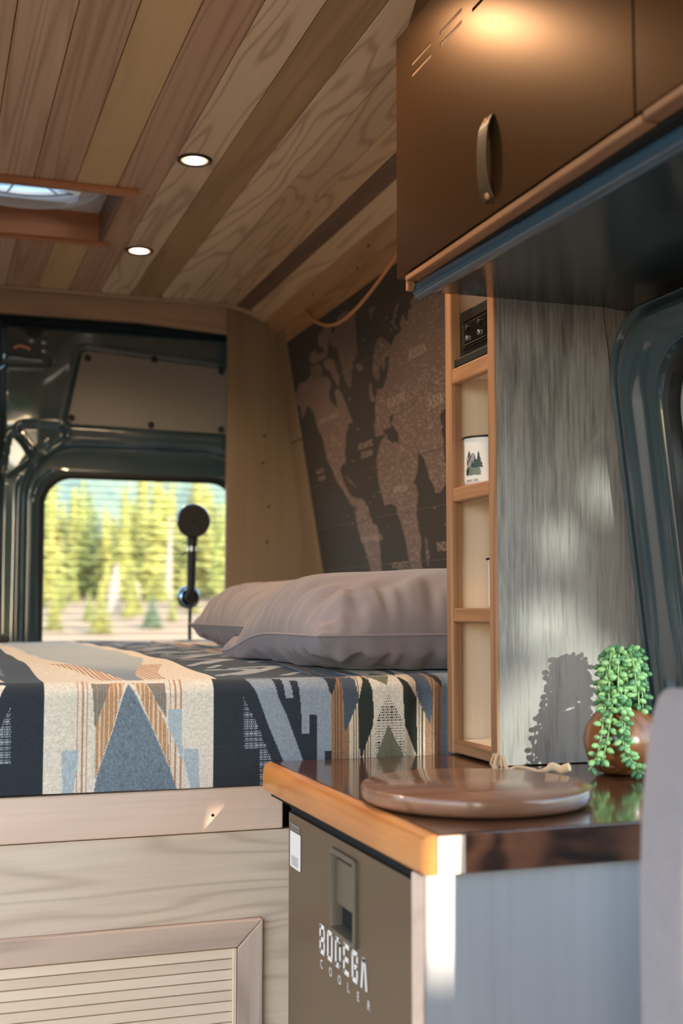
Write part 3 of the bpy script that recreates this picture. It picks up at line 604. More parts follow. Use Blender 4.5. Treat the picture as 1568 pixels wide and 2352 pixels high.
vs_ = np.concatenate([np.arange(0, 0.190, 0.0013), np.arange(0.190, 0.62, 0.0045), np.arange(0.62, 1.96, 0.016)])
gx, gv = np.meshgrid(xs, vs_)
R = 0.020; Zh, Zt = 0.647, 0.797
vf = Zt - R - Zh; arc = R * math.pi / 2
Yp = np.where(gv < vf, 0, np.where(gv < vf + arc, R * (1 - np.cos((gv - vf) / R)), R + gv - vf - arc))
Zp = np.where(gv < vf, Zh + gv, np.where(gv < vf + arc, Zt - R + R * np.sin(np.clip((gv - vf) / R, 0, 1.6)), Zt))
crown = 0.013 * ss(0, 0.45, Yp) - 0.006 * ss(1.2, 1.75, Yp)
Zp = Zp + crown + np.where(gv > vf + arc, 0.0022 * np.sin(gx * 19 + Yp * 5) * np.sin(Yp * 13 + 1) * ss(0, .1, Yp), 0)
rip = ss(0.66, 0.74, gx) * 0.005 * np.sin((gx - .62) * 120) * (gv < 0.2) + 0.0015 * np.sin(gx * 23) * np.sin(gv * 30)
hem = 0.002 * np.sin(gx * 9 + 1) * np.exp(-gv / .02)
Yw = 1.716 + Yp - rip * np.exp(-np.maximum(gv - 0.15, 0) / .02)
P_ = np.stack([gx, Yw, Zp + hem * 0.5 - 0.0], -1).reshape(-1, 3)
vpat = np.where(gv <= VE, gv, np.where(gv <= 2 * VE, VE - (gv - VE) * 1.0, 0))
per = 0.62; vm = np.abs(((gv - VE + per) % (2 * per)) - per) / per * 0.155   # mirrored repeats over the top
vpat = np.where(gv <= VE, gv, np.clip(0.155 - (gv - VE) * 0.34 * (1 + 0 * gv), -9, 9))
vpat = np.where(gv <= VE, gv, np.abs(((vpat + 0.155) % 0.31) - 0.155))
COL = pattern(gx, vpat)
# over the top: broad pale centre and white zigzags on the dark bands
top = gv > VE + 0.004
gxm = gx
def seg(x, v, a, b, w):
    ax, av = a; bx, bv = b; ex, ev = bx - ax, bv - av
    t = np.clip(((x - ax) * ex + (v - av) * ev) / (ex * ex + ev * ev), 0, 1)
    return np.hypot(x - ax - ex * t, (v - av - ev * t)) < w
xa, xb = 0.405, 0.565                          # dark band between cream and tan
dk = top & (gx > xa) & (gx < xb); COL[dk] = PAL['navy']
gl = np.zeros(gx.shape, bool)
for q in range(9):
    v0 = VE + 0.05 + 0.20 * q
    for (a, b, w) in (((0.420, v0), (0.505, v0 + 0.11), .008), ((0.505, v0 + 0.11), (0.430, v0 + 0.115), .008), ((0.450, v0 + .02), (0.555, v0 + .15), .009), ((0.555, v0 + .15), (0.470, v0 + .13), .006), ((0.525, v0 + .02), (0.560, v0 + .06), .006), ((0.440, v0 + .15), (0.462, v0 + .18), .006)):
        gl |= seg(gx, gv, a, b, w)
COL[dk & gl] = PAL['grey'] * 1.15
cr = top & (gx > 0.172) & (gx < xa)
cx_ = (0.172 + 0.405) / 2
t_ = (gv - VE)
wid = 0.012 + 0.075 * ss(0.03, 0.5, t_)
d_ = np.abs(gx - cx_)
COL[cr] = PAL['cream']
org = cr & (d_ < wid + 0.035) & (t_ < 0.30) & (t_ > 0.02); st = ((gx / 0.0062) % 1) < 0.4
COL[org & ~st] = PAL['orange'] * 0.85 + PAL['dtan'] * .15
mb_ = cr & (d_ < wid); COL[mb_] = (PAL['blue'] * 1.2 + (PAL['lblue'] - PAL['blue'] * 1.2) * ss(.08, .35, t_)[..., None])[mb_]
far = cr & (t_ > 0.42); mixf = ss(0.42, 0.9, t_)[..., None] * 0.35
COL = np.where(far[..., None], COL * (1 - mixf) + PAL['lblue'] * mixf, COL)
edge = cr & (d_ > 0.098); COL[edge] = PAL['cream']
rgba = np.concatenate([COL.reshape(-1, 3), np.ones((COL.size // 3, 1))], 1).astype(np.float32)
nr, nc = gx.shape
idx = np.arange(nr * nc).reshape(nr, nc)
faces = np.stack([idx[:-1, :-1], idx[:-1, 1:], idx[1:, 1:], idx[1:, :-1]], -1).reshape(-1, 4)
me = bpy.data.meshes.new('blanket'); me.from_pydata(P_.tolist(), [], faces.tolist())
me.polygons.foreach_set('use_smooth', [True] * len(me.polygons))
ca = me.color_attributes.new('Col', 'FLOAT_COLOR', 'POINT'); ca.data.foreach_set('color', rgba.ravel())
blanket = obj('blanket', me, M_wool)
tag(blanket, 'woven wool blanket in navy, cream, rust and grey geometric pattern covering the bed', 'blanket')

# pillows
def pillow(name, cx, cy, z0, lx, ly, T, rz, label, seed, droop=1.0):
    rnd = random.Random(seed); ph = [rnd.uniform(0, 6.28) for _ in range(12)]
    nu, nv = 150, 130
    u = np.linspace(-1, 1, nu); v = np.linspace(-1, 1, nv); U, V = np.meshgrid(u, v)
    su = np.sign(U) * np.abs(U) ** 0.8; sv = np.sign(V) * np.abs(V) ** 0.8
    pinch = 0.055
    Xl = su * lx * (1 - pinch * (1 - sv ** 2) ** 1.0 * np.abs(su) ** 3)
    Yl = sv * ly * (1 - pinch * (1 - su ** 2) * np.abs(sv) ** 3)
    H = T * ((1 - su ** 2 + 1e-6) ** 0.42) * ((1 - sv ** 2 + 1e-6) ** 0.38)
    ang = np.arctan2(sv, su); rim = np.clip((np.abs(su) ** 6 + np.abs(sv) ** 6), 0, 1)
    wr = 0
    # creases running in from the edges and corners
    for (k, amp) in ((34, .0035), (21, .0045), (55, .0016)):
        wr = wr + amp * np.sin(k * (sv + 0.25 * su) + ph[k % 12] + 3 * su * sv) * np.exp(-((np.abs(su) - 0.86) / 0.26) ** 2)
        wr = wr + amp * np.sin(k * 1.15 * (su - 0.2 * sv) + ph[(k + 3) % 12] + 2 * su) * np.exp(-((np.abs(sv) - 0.93) / 0.2) ** 2)
    wr = wr + 0.004 * np.sin(5 * su + ph[0]) * np.sin(4 * sv + ph[1])
    edgef = ((1 - su ** 2) * (1 - sv ** 2)) ** 0.15
    # gathered folds along the near end seam and long drawn creases towards the corners
    g_ = np.exp(-((sv + 0.93) / 0.10) ** 2) * (0.0030 * np.sin(62 * su + 2.0 * np.sin(9 * su) + ph[5]) + 0.0022 * np.sin(37 * su + ph[6]))
    l_ = np.exp(-((su + 0.90) / 0.20) ** 2) * (0.0040 * np.sin(30 * sv + 3.0 * np.sin(4 * sv) + 6 * su + ph[7]) + 0.002 * np.sin(57 * sv + 9 * su))
    q_ = 0.005 * np.sin(11 * (su - 1.3 * sv) + 2 * np.sin(3 * su + ph[8])) * np.exp(-((sv + 0.75) / 0.25) ** 2)
    wr = (wr * 1.25 + g_ + l_ + q_) * edgef
    zmid = T * 0.62
    cz = math.cos(rz); sz = math.sin(rz)
    def put(zz):
        x = cx + Xl * cz - Yl * sz; y = cy + Xl * sz + Yl * cz
        tx = -0.034 * droop * np.exp(-((su + 1) / 0.30) ** 2 - ((sv - 1) / 0.45) ** 2)
        bed_z = 0.7985 + 0.013 * ss(0, 0.45, y - 1.716) - 0.006 * ss(1.2, 1.75, y - 1.716) + 0.0024
        return np.stack([x, y, np.maximum(zz + tx, bed_z)], -1)
    topz = z0 + zmid + H * 0.62 * 1.0 + wr - zmid * 0.35 * (rim ** 2)
    botz = z0 + zmid - H * 0.95 - wr * 0.8 - zmid * 0.35 * (rim ** 2)
    A = put(topz).reshape(-1, 3); B_ = put(botz).reshape(-1, 3)
    vs = A.tolist() + B_.tolist(); n = nu * nv; fs = []
    for j in range(nv - 1):
        for i in range(nu - 1):
            a = j * nu + i
            fs.append((a, a + 1, a + nu + 1, a + nu)); fs.append((n + a + nu, n + a + nu + 1, n + a + 1, n + a))
    ring = [i for i in range(nu)] + [j * nu + nu - 1 for j in range(1, nv)] + [(nv - 1) * nu + i for i in range(nu - 2, -1, -1)] + [j * nu for j in range(nv - 2, 0, -1)]
    for k in range(len(ring)):
        a, b = ring[k], ring[(k + 1) % len(ring)]; fs.append((b, a, n + a, n + b))
    root = empty(name, (cx, cy, z0), label, 'pillow')
    mb = MB(); mb.add(vs, fs, True); o = obj('pillowcase', mb, M_pillow, root)
    sp = [Vector(A[i]) * 0.5 + Vector(B_[i]) * 0.5 for i in ring]; sp.append(sp[0]); sp.append(sp[1])
    mb = MB(); mb.tube(sp, 0.0022, 6, False); obj('seam', mb, M_pillow, root)
    return root
pillow('pillow', 0.828, 1.965, 0.806, 0.300, 0.205, 0.128, math.radians(7), 'nearer mauve linen pillow at the front edge of the bed, beside the shelf', 3)
pillow('pillow', 0.868, 2.62, 0.811, 0.262, 0.235, 0.124, math.radians(3), 'mauve linen pillow further back, half hidden behind the front pillow', 11, droop=0.0)

# ================================================================ world map poster on the leaning wall
mw = lambda y, z, o=0.0: (wx(z) - 0.012 - o, y, z)
mapo = empty('world_map', (wx(1.2), 2.8, 0.9), 'large dark brown world map print on the leaning wall above the pillows', 'map')
mb = MB(); mb.hexa([(wx(.86) - .012, 1.9, .86), (wx(.86) - .001, 1.9, .86), (wx(.86) - .001, 3.497, .86), (wx(.86) - .012, 3.472 - .03, .86),
                    (wx(1.698) - .012, 1.9, 1.698), (wx(1.698) - .001, 1.9, 1.698), (wx(1.698) - .001, 3.497, 1.698), (wx(1.698) - .012, 3.497, 1.698)])
obj('map_sheet', mb, M_mapbase, mapo)
rr = random.Random(4)
for k, (nm, P) in enumerate(LAND.items()):
    Q = []
    for i in range(len(P)):                                        # ragged coast
        a, b = P[i], P[(i + 1) % len(P)]; d = math.hypot(a[0] - b[0], a[1] - b[1]); m = max(1, int(d / 0.012))
        for j in range(m):
            t = j / m; jt = 0.0028 if j else 0.001
            Q.append((a[0] + (b[0] - a[0]) * t + rr.uniform(-jt, jt) * 1.5, a[1] + (b[1] - a[1]) * t + rr.uniform(-jt, jt)))
    Q = [(max(y, 1.92), min(max(z, .87), 1.69)) for y, z in Q]
    tri = tessellate_polygon([[Vector((p[0], p[1], 0)) for p in Q]])
    mb = MB(); mb.add([mw(y, z, 0.0006) for y, z in Q], [tuple(t) for t in tri])
    obj('landmass', mb, M_land if k % 3 else M_land2, mapo, fix=False)
    if nm in ('north_america', 'south_america', 'africa', 'eurasia', 'greenland', 'scandinavia'):
        mb = MB(); mb.tube([mw(y, z, 0.0008) for y, z in Q + [Q[0]]], 0.0007, 4, False); obj('coastline', mb, M_mapline, mapo)
for nm, P in LATS.items():
    mb = MB(); (y0, z0), (y1, z1) = P[0], P[-1]; zm = sum(p[1] for p in P) / len(P)
    mb.tube([mw(3.46, zm, 0.0012), mw(1.92, zm, 0.0012)], 0.0008, 4, False); obj('latitude_line', mb, M_mapline, mapo)
for key, ((y, z), h) in TEXTS.items():
    body = key.split('@')[0]; h = h * 0.72
    vs, fs = text_mesh(body, h * 1.38, lambda a, b: mw(y - a, z + b - h, 0.0016), spacing=1.15 if len(body) > 5 else 1.25, sx=0.95)
    mb = MB(); mb.add(vs, fs); obj('lettering', mb, M_mapink, mapo, fix=False)
# countless tiny place names: short dashes scattered over the land
def pin(y, z, P):
    s = False; n = len(P)
    for i in range(n):
        ay, az = P[i]; by, bz = P[i - 1]
        if (az > z) != (bz > z) and y < (by - ay) * (z - az) / (bz - az) + ay: s = not s
    return s
mb = MB(); dens = {'eurasia': 1000, 'africa': 340, 'north_america': 200, 'south_america': 120, 'scandinavia': 50, 'greenland': 18, 'madagascar': 8}
for nm, cnt in dens.items():
    P = LAND[nm]; ys = [p[0] for p in P]; zs = [p[1] for p in P]; c = 0; tries = 0
    while c < cnt and tries < cnt * 12:
        tries += 1
        y = rr.uniform(max(min(ys), 2.2), max(ys)); z = rr.uniform(max(min(zs), .9), min(max(zs), 1.68))
        if not pin(y, z, P): continue
        if nm == 'eurasia' and z > 1.43 and rr.random() < 0.72: continue
        if nm == 'north_america' and z > 1.40 and rr.random() < .8: continue
        w = rr.uniform(.004, .012); h = rr.uniform(.0007, .0016); c += 1
        mb.add([mw(y, z, .0015), mw(y - w, z, .0015), mw(y - w, z + h, .0015), mw(y, z + h, .0015)], [(0, 1, 2, 3)])
for _ in range(60):
    y = rr.uniform(2.3, 3.4); z = rr.uniform(.92, 1.66); w = rr.uniform(.006, .014)
    mb.add([mw(y, z, .0011), mw(y - w, z, .0011), mw(y - w, z + .0016, .0011), mw(y, z + .0016, .0011)], [(0, 1, 2, 3)])
obj('place_names', mb, M_mapink, mapo, kind='stuff', fix=False)

# cord slung under the side rail
pts = []
A0, A1 = Vector((1.020, 3.285, 1.752)), Vector((0.985, 2.28, 1.755))
for k in range(33):
    t = k / 32; s = 1.05 * (4 * t * (1 - t)) ** 0.9
    p = A0.lerp(A1, t); pts.append((p.x - 0.035 * math.sin(math.pi * t), p.y, p.z - 0.128 * s * (1 - .08 * math.cos(6.28 * t))))
mb = MB(); mb.tube(pts, 0.0042, 8)
o = obj('hanging_cord', mb, M_cord); tag(o, 'tan leather cord slung in a loop under the ceiling rail, across the map', 'cord')

# ================================================================ shelf tower
sx = 0.7575
shelf = empty('shelf_unit', (0.84, 1.64, 0.68), 'tall narrow open shelf with hickory frame and greywashed end panel on the counter', 'shelf')
SY0, SY1, SZ0, SZ1 = 1.5435, 1.7135, 0.6815, 1.45
mb = MB(); mb.box(sx, sx + .018, SY0, SY0 + .021, SZ0, SZ1); obj('stile', mb, M_shelf, shelf, bevel=.002)
mb = MB(); mb.box(sx, sx + .018, SY1 - .021, SY1, SZ0, SZ1); obj('stile', mb, M_shelf, shelf, bevel=.002)
for (a, b) in ((1.240, 1.264), (1.059, 1.081), (0.877, 0.899), (0.683, 0.702)):
    mb = MB(); mb.box(sx + .0015, sx + .017, SY0 + .021, SY1 - .021, a, b); obj('rail', mb, M_shelfY, shelf, bevel=.003)
    mb = MB(); mb.box(sx + .017, 0.900, SY0 + .012, SY1 - .010, b - .010, b - .0005); obj('shelf_board', mb, M_birch, shelf)
mb = MB(); mb.box(0.900, 0.908, SY0 + .012, SY1 - .010, SZ0, SZ1); obj('back_panel', mb, M_birch, shelf)
mb = MB(); mb.box(sx + .018, 0.908, SY1 - .010, SY1, SZ0, SZ1); obj('side_panel', mb, M_birch, shelf)
mb = MB(); mb.prism([(sx + .004, SZ0), (1.010, SZ0), (0.9225, SZ1), (sx + .004, SZ1)], lambda a, b: (a, SY0 - .0005, b), lambda a, b: (a, SY0 + .012, b)); obj('end_panel', mb, M_grey, shelf)
mb = MB(); mb.prism([(1.0135, SZ0), (1.06, SZ0), (0.97, SZ1), (0.926, SZ1)], lambda a, b: (a, SY0 + .002, b), lambda a, b: (a, SY0 + .012, b)); obj('scribe_strip', mb, M_grey, shelf)

def mug(cx, cy, z0, rot, label, text=True):
    r, h = 0.0345, 0.0715
    root = empty('enamel_mug', (cx, cy, z0), label, 'mug', 'enamel mugs on the shelves')
    mb = MB(); mb.lathe([(r * .90, 0), (r * .97, .002), (r, .006), (r, h - .006), (r + .0012, h - .002), (r + .0012, h), (r - .001, h), (r - .0012, .006), (r * .8, .003)], (cx, cy, z0), 48); obj('body', mb, M_enamel, root)
    mb = MB(); ring = [(cx + (r + .0018) * math.cos(a), cy + (r + .0018) * math.sin(a), z0 + h) for a in [2 * math.pi * k / 48 for k in range(49)]]
    mb.tube(ring, 0.0017, 8, False); obj('rim', mb, M_black, root)
    mb = MB(); a = rot + math.pi * .85; d = Vector((math.cos(a), math.sin(a), 0)); c = Vector((cx, cy, z0))
    mb.tube([c + d * (r - .001) + Vector((0, 0, .054)), c + d * (r + .014) + Vector((0, 0, .056)), c + d * (r + .020) + Vector((0, 0, .042)), c + d * (r + .016) + Vector((0, 0, .024)), c + d * (r - .001) + Vector((0, 0, .018))], .0035, 8); obj('handle', mb, M_enamel, root)
    wrap = lambda u, v, o=0.0003: (cx + (r + o) * math.cos(rot + u / r), cy + (r + o) * math.sin(rot + u / r), z0 + v)
    def decal(P, m, o):
        n = len(P); Q = []
        for i in range(n):
            a, b = P[i], P[(i + 1) % n]; k = max(1, int(math.hypot(a[0] - b[0], a[1] - b[1]) / .003))
            Q += [(a[0] + (b[0] - a[0]) * j / k, a[1] + (b[1] - a[1]) * j / k) for j in range(k)]
        us = sorted(set(round(q[0], 4) for q in Q)); u0, u1 = us[0], us[-1]
        bm = bmesh.new(); f = bm.faces.new([bm.verts.new((q[0], q[1], 0)) for q in Q])
        uu = u0 + .002
        while uu < u1:
            bmesh.ops.bisect_plane(bm, geom=bm.verts[:] + bm.edges[:] + bm.faces[:], plane_co=(uu, 0, 0), plane_no=(1, 0, 0)); uu += .002
        mb = MB(); mb.add([wrap(v.co.x, v.co.y, o) for v in bm.verts], [tuple(v.index for v in f.verts) for f in bm.faces if (bm.verts.index_update() is None)]); bm.free()
        return mb
    S_ = 0.00062 * 1.0
    g = lambda pts: [((p[0] - 640) / 1568 * .0638, .0715 - (p[1] - 330) / 1720 * .0715) for p in pts]
    art = [('mountain', [(290, 1250), (300, 980), (380, 1120), (420, 1100), (520, 1020), (600, 930), (660, 915), (730, 960), (770, 1100), (760, 1400), (560, 1450), (340, 1450)], M_rock),
           ('mountain', [(465, 830), (540, 950), (440, 1110), (420, 1110), (370, 1010)], M_rock2),
           ('mountain', [(330, 1290), (560, 990), (600, 980), (540, 1120), (380, 1330)], M_rock2),
           ('trees', [(320, 1700), (380, 1720), (480, 1690), (560, 1725), (700, 1690), (850, 1720), (1000, 1690), (930, 1640), (1000, 1590), (930, 1560), (960, 1480), (880, 1440), (700, 1380), (560, 1430), (480, 1400), (330, 1500)], M_pine2),
           ('trees', [(885, 850), (930, 990), (910, 1010), (975, 1160), (945, 1180), (1040, 1330), (1000, 1350), (1070, 1440), (900, 1430), (790, 1450), (700, 1440), (550, 1400), (600, 1300), (610, 1150), (650, 1260), (690, 1300), (730, 1000), (760, 1180), (830, 1150), (850, 1010)], M_pine),
           ('trees', [(300, 1650), (310, 1400), (340, 1520), (390, 1400), (420, 1530), (500, 1380), (480, 1560), (420, 1700), (330, 1710)], M_pine)]
    for i, (nm, P, m) in enumerate(art): obj(nm, decal(g(P), m, .0003 + .00012 * i), m, root, fix=False)
    vs, fs = text_mesh('Bend, OR', 0.0058, lambda a, b: wrap(a - .0138, .0048 + b, .0006)); mb = MB(); mb.add(vs, fs); obj('lettering', mb, M_rock2, root, fix=False)
    return root
mug(0.799, 1.653, 1.0815, math.radians(-154), 'white enamel mug with black rim and mountain print on the upper shelf')
mug(0.822, 1.622, 0.8995, math.radians(-150), 'white enamel mug mostly hidden by the stile, on the lower shelf')

pw = empty('power_unit', (0.83, 1.64, 1.264), 'black control unit with switches in the topmost shelf bay', 'electronics')
mb = MB(); mb.box(0.773, 0.885, SY0 + .023, SY1 - .023, 1.2645, 1.352); obj('housing', mb, M_black, pw, bevel=.002)
mb = MB(); mb.box(0.762, 0.7725, SY0 + .023, SY1 - .023, 1.2645, 1.279); obj('ledge', mb, M_rubber, pw, bevel=.003)
mb = MB(); mb.box(0.7695, 0.7728, SY0 + .048, SY1 - .040, 1.296, 1.330); f_ = obj('faceplate', mb, M_gloss, pw, bevel=.001)
for (y, z) in ((1.654, 1.321), (1.612, 1.321), (1.654, 1.305), (1.612, 1.305)):
    mb = MB(); mb.lathe([(.0042, .001), (.0042, -.003), (.003, -.004), (.0005, -.0042)], (0.7696, y, z), 16, 'X'); obj('button', mb, M_steel if z < 1.31 else M_rubber, f_)
for zz in (1.3335, 1.2915):
    mb = MB(); mb.box(0.7695, .7727, SY0 + .045, SY1 - .038, zz, zz + .0018); obj('trim_line', mb, M_bronze, pw)

# ================================================================ upper cabinet
cab = empty('upper_cabinet', (0.75, 1.0, 1.34), 'bronze overhead cabinet with slotted door and strap handle, hung under the ceiling', 'cabinet')
def holed(y0, y1, z0, z1, holes, xa, xb):
    ysn = sorted({y0, y1, *[h[0] for h in holes], *[h[1] for h in holes]}); zsn = sorted({z0, z1, *[h[2] for h in holes], *[h[3] for h in holes]})
    mb = MB(); hit = lambda y, z: any(h[0] < y < h[1] and h[2] < z < h[3] for h in holes)
    for i in range(len(ysn) - 1):
        for j in range(len(zsn) - 1):
            a, b, c, d = ysn[i], ysn[i + 1], zsn[j], zsn[j + 1]
            if hit((a + b) / 2, (c + d) / 2):
                mb.add([(xa, a, c), (xa, b, c), (xb, b, c), (xb, a, c)], [(0, 1, 2, 3)]); mb.add([(xa, a, d), (xa, b, d), (xb, b, d), (xb, a, d)], [(0, 3, 2, 1)])
                mb.add([(xa, a, c), (xa, a, d), (xb, a, d), (xb, a, c)], [(0, 3, 2, 1)]); mb.add([(xa, b, c), (xa, b, d), (xb, b, d), (xb, b, c)], [(0, 1, 2, 3)])
            else:
                mb.add([(xa, a, c), (xa, b, c), (xa, b, d), (xa, a, d)], [(0, 3, 2, 1)]); mb.add([(xb, a, c), (xb, b, c), (xb, b, d), (xb, a, d)], [(0, 1, 2, 3)])
    for (p, q) in (((y0, z0), (y1, z0)), ((y1, z0), (y1, z1)), ((y1, z1), (y0, z1)), ((y0, z1), (y0, z0))):
        mb.add([(xa, *p), (xa, *q), (xb, *q), (xb, *p)], [(0, 1, 2, 3)])
    return mb
slots = []
for y in (1.441, 1.343, 1.245, 1.147, 1.049): slots += [(y, y + .068, 1.6435, 1.6485), (y, y + .068, 1.6275, 1.6325)]
for (a_, b_, c_, e_) in slots[:4]:
    mb = MB(); mb.box(.6206, .6245, a_ + .0003, b_ - .0003, c_ + .0003, e_ - .0003); obj('slot_lit_wood', mb, M_lipwood, cab)  # wood slips set near flush, added to stand in for the lit interior
d1 = obj('door', holed(0.962, 1.566, 1.360, 1.707, slots, 0.620, 0.634), M_bronze, cab, fix=False)
obj('door', holed(0.30, 0.958, 1.360, 1.707, [(y, y + .068, z, z + .005) for y in (.85, .75, .65) for z in (1.6435, 1.6275)], 0.620, 0.634), M_bronze, cab, fix=False)
mb = MB(); mb.prism([(0.640, 1.352), (0.965, 1.352), (0.915, 1.78), (0.66, 1.80), (0.640, 1.716)], lambda a, b: (a, 0.30, b), lambda a, b: (a, 1.540, b)); obj('carcass', mb, M_lipwood, cab)
mb = MB(); mb.prism([(0.625, 1.7075), (0.64, 1.7075), (0.68, 1.83), (0.662, 1.83)], lambda a, b: (a, 0.30, b), lambda a, b: (a, 1.540, b)); obj('top_fascia', mb, M_bronze, cab)
mb = MB(); mb.box(0.6215, 0.640, 0.952, 1.540, 1.3495, 1.3580); obj('bottom_edge', mb, M_lipwood, cab, bevel=.0015)
mb = MB(); mb.box(0.6205, 0.640, 0.30, 0.948, 1.3505, 1.3590); obj('bottom_edge', mb, M_lipwood, cab, bevel=.0015)
mb = MB(); mb.box(0.640, 0.70, 0.30, 1.530, 1.3465, 1.3515); obj('shadow_gap', mb, M_void, cab)
# rolled lip and glossy underside
lip = [(.6455 + .0128 * math.cos(a), 1.3395 + .0128 * math.sin(a)) for a in [2 * math.pi * k / 20 for k in range(20)]]
mb = MB(); mb.prism(lip, lambda a, b: (a + .0435, 0.30, b + .003), lambda a, b: (a, 1.5415, b), True); obj('rolled_lip', mb, M_lip, cab)
mb = MB(); mb.box(0.6225, 0.6325, 1.532, 1.5405, 1.336, 1.3495); obj('end_cap', mb, M_lipwood, cab, bevel=.001)
mb = MB()
prof_u = [(0.655, 1.3365), (0.70, 1.3385), (0.86, 1.3385), (0.93, 1.3395), (0.978, 1.336), (0.978, 1.345), (0.655, 1.345)]
mb = MB(); mb.prism(prof_u, lambda a, b: (a, 0.30, b), lambda a, b: (a, 1.540, b), True); obj('underside', mb, M_underside, cab)
hd = bpy.data.objects.new('strap_handle', None); C.objects.link(hd); hd.parent = cab; hd.location = (0.62 - .75, 1.27 - 1.0, 1.43 - 1.34)
cabs = lambda o: o
prof_h = []
for k in range(15):
    t = k / 14; z = 1.378 + 0.100 * t; bow = 0.009 * (math.sin(math.pi * min(max((t - .06) / .88, 0), 1)) ** 0.28)
    prof_h.append((0.6195 - bow, z))
mb = MB(); rings = [[(x - .0012, 1.256, z), (x - .0012, 1.282, z), (x + .0012, 1.282, z), (x + .0012, 1.256, z)] for x, z in prof_h]
mb.loft(rings, True, True, True, False); obj('strap', mb, M_bronze2, hd, bevel=.0006)
for z in (1.384, 1.472):
    mb = MB(); mb.lathe([(.0055, .001), (.0055, -.002), (.004, -.0038), (.0005, -.0042)], (0.6185, 1.269, z), 16, 'X'); obj('screw', mb, M_copper, hd)

# ================================================================ counter cabinet, fridge, worktop
cc = empty('counter_cabinet', (0.75, 1.4, 0), 'greywashed counter cabinet under the walnut worktop', 'cabinet')
mb = MB(); mb.box(0.4685, 0.972, 1.116, 1.130, 0, 0.640); obj('end_panel', mb, M_greyend, cc, bevel=.001)
mb = MB(); mb.box(0.4640, 0.4682, 1.115, 1.141, 0, 0.640); obj('corner_post', mb, M_bedrail, cc, bevel=.002)
mb = MB(); mb.box(0.510, 0.972, 1.688, 1.700, 0, 0.640); obj('far_panel', mb, M_greyend, cc)
mb = MB(); mb.box(0.955, 0.972, 1.133, 1.687, 0.0, 0.640); obj('back_panel', mb, M_greyend, cc)
mb = MB(); mb.box(0.474, 0.50, 1.142, 1.687, 0.6345, 0.6398); obj('top_stretcher', mb, M_void, cc)
fr = empty('cooler_fridge', (0.68, 1.38, 0.0), 'olive bronze cooler fridge with white lettering built in under the worktop', 'fridge')
mb = MB(); mb.box(0.500, 0.95, 1.150, 1.618, 0.012, 0.622); obj('body', mb, M_black, fr)
FX = 0.478
hy0, hy1, hz0, hz1 = 1.343, 1.422, 0.517, 0.605
mb = holed(1.152, 1.612, 0.02, 0.6235, [(hy0, hy1, hz0, hz1)], FX, FX + .018); dd = obj('door', mb, M_fridge, fr, fix=False)
mb = MB(); mb.box(0.482, .4995, 1.144, 1.151, .012, .628); mb.box(.482, .4995, 1.613, 1.620, .012, .628); mb.box(.482, .4995, 1.144, 1.62, .6245, .630); obj('door_gasket', mb, M_void, fr)
mb = MB(); mb.add([(FX + .016, hy0, hz0), (FX + .016, hy1, hz0), (FX + .016, hy1, hz1), (FX + .016, hy0, hz1)], [(0, 1, 2, 3)]); obj('recess_plate', mb, M_fridge2, dd)
fn_ = lambda u, v, d: (FX - d, u, v)
mb = MB(); frame_loft(mb, hy0 - .006, hy1 + .006, hz0 - .006, hz1 + .006, .006, [(0, -.002), (0, .003), (.006, .004), (.008, -.002), (.008, -.017)], fn_, 4); obj('recess_frame', mb, M_fridge2, dd)
mb = MB(); mb.box(FX + .002, FX + .0155, hy0 + .004, hy1 - .004, 0.546, hz1 - .006); obj('latch_paddle', mb, M_fridge2, dd, bevel=.002)
mb = MB(); mb.box(FX + .010, FX + .0158, hy0 + .004, hy1 - .004, hz0 + .004, 0.545); obj('latch_pocket', mb, M_void, dd)
fl = lambda y, z, o=.0006: (FX - o, y, z)
def seg_letters(rows, pen, mbx):
    for (ax, ay, bx, by) in rows:
        d = Vector((bx - ax, by - ay)); L = d.length; d = d / L if L else Vector((1, 0)); n = Vector((-d.y, d.x)) * pen / 2
        e = d * pen * .35
        mbx.add([fl(1.472 - (ax - e.x + n.x), .0 + (ay - e.y + n.y)), fl(1.472 - (ax - e.x - n.x), (ay - e.y - n.y)), fl(1.472 - (bx + e.x - n.x), (by + e.y - n.y)), fl(1.472 - (bx + e.x + n.x), (by + e.y + n.y))], [(0, 1, 2, 3)])
GL = {'B': [(0, 0, 0, 1), (0, 1, .8, 1), (0, .5, .8, .5), (0, 0, .8, 0), (.9, .88, .9, .62), (.9, .38, .9, .12)], 'O': [(0, .08, 0, .92), (.12, 1, .8, 1), (.12, 0, .8, 0), (.9, .08, .9, .92)], 'D': [(0, 0, 0, 1), (0, 1, .72, 1), (0, 0, .72, 0), (.9, .16, .9, .84), (.72, 1, .9, .84), (.72, 0, .9, .16)],
      'E': [(0, 0, 0, 1), (0, 1, .9, 1), (0, .5, .8, .5), (0, 0, .9, 0)], 'G': [(0, .08, 0, .92), (.12, 1, .85, 1), (.12, 0, .8, 0), (.9, .1, .9, .48), (.45, .5, .9, .5), (.9, .75, .9, .95)], 'A': [(0, 0, .30, 1), (.30, 1, .62, 1), (.62, 1, .92, 0)]}
zt = 0.4765
for i, ch in enumerate('BODEGA'):
    mb = MB(); w, h = 0.0172, 0.0300; x0 = i * 0.0300
    seg_letters([(x0 + a * w, zt + b * h, x0 + c * w, zt + d * h) for a, b, c, d in GL[ch]], 0.0056, mb); obj('letter', mb, M_white, dd, fix=False)
for i, ch in enumerate('COOLER'):
    vs, fs = text_mesh(ch, 0.0150, lambda a, b: fl(1.472 - i * .0338 - a, .4565 + b)); mb = MB(); mb.add(vs, fs); obj('letter', mb, M_white, dd, fix=False)
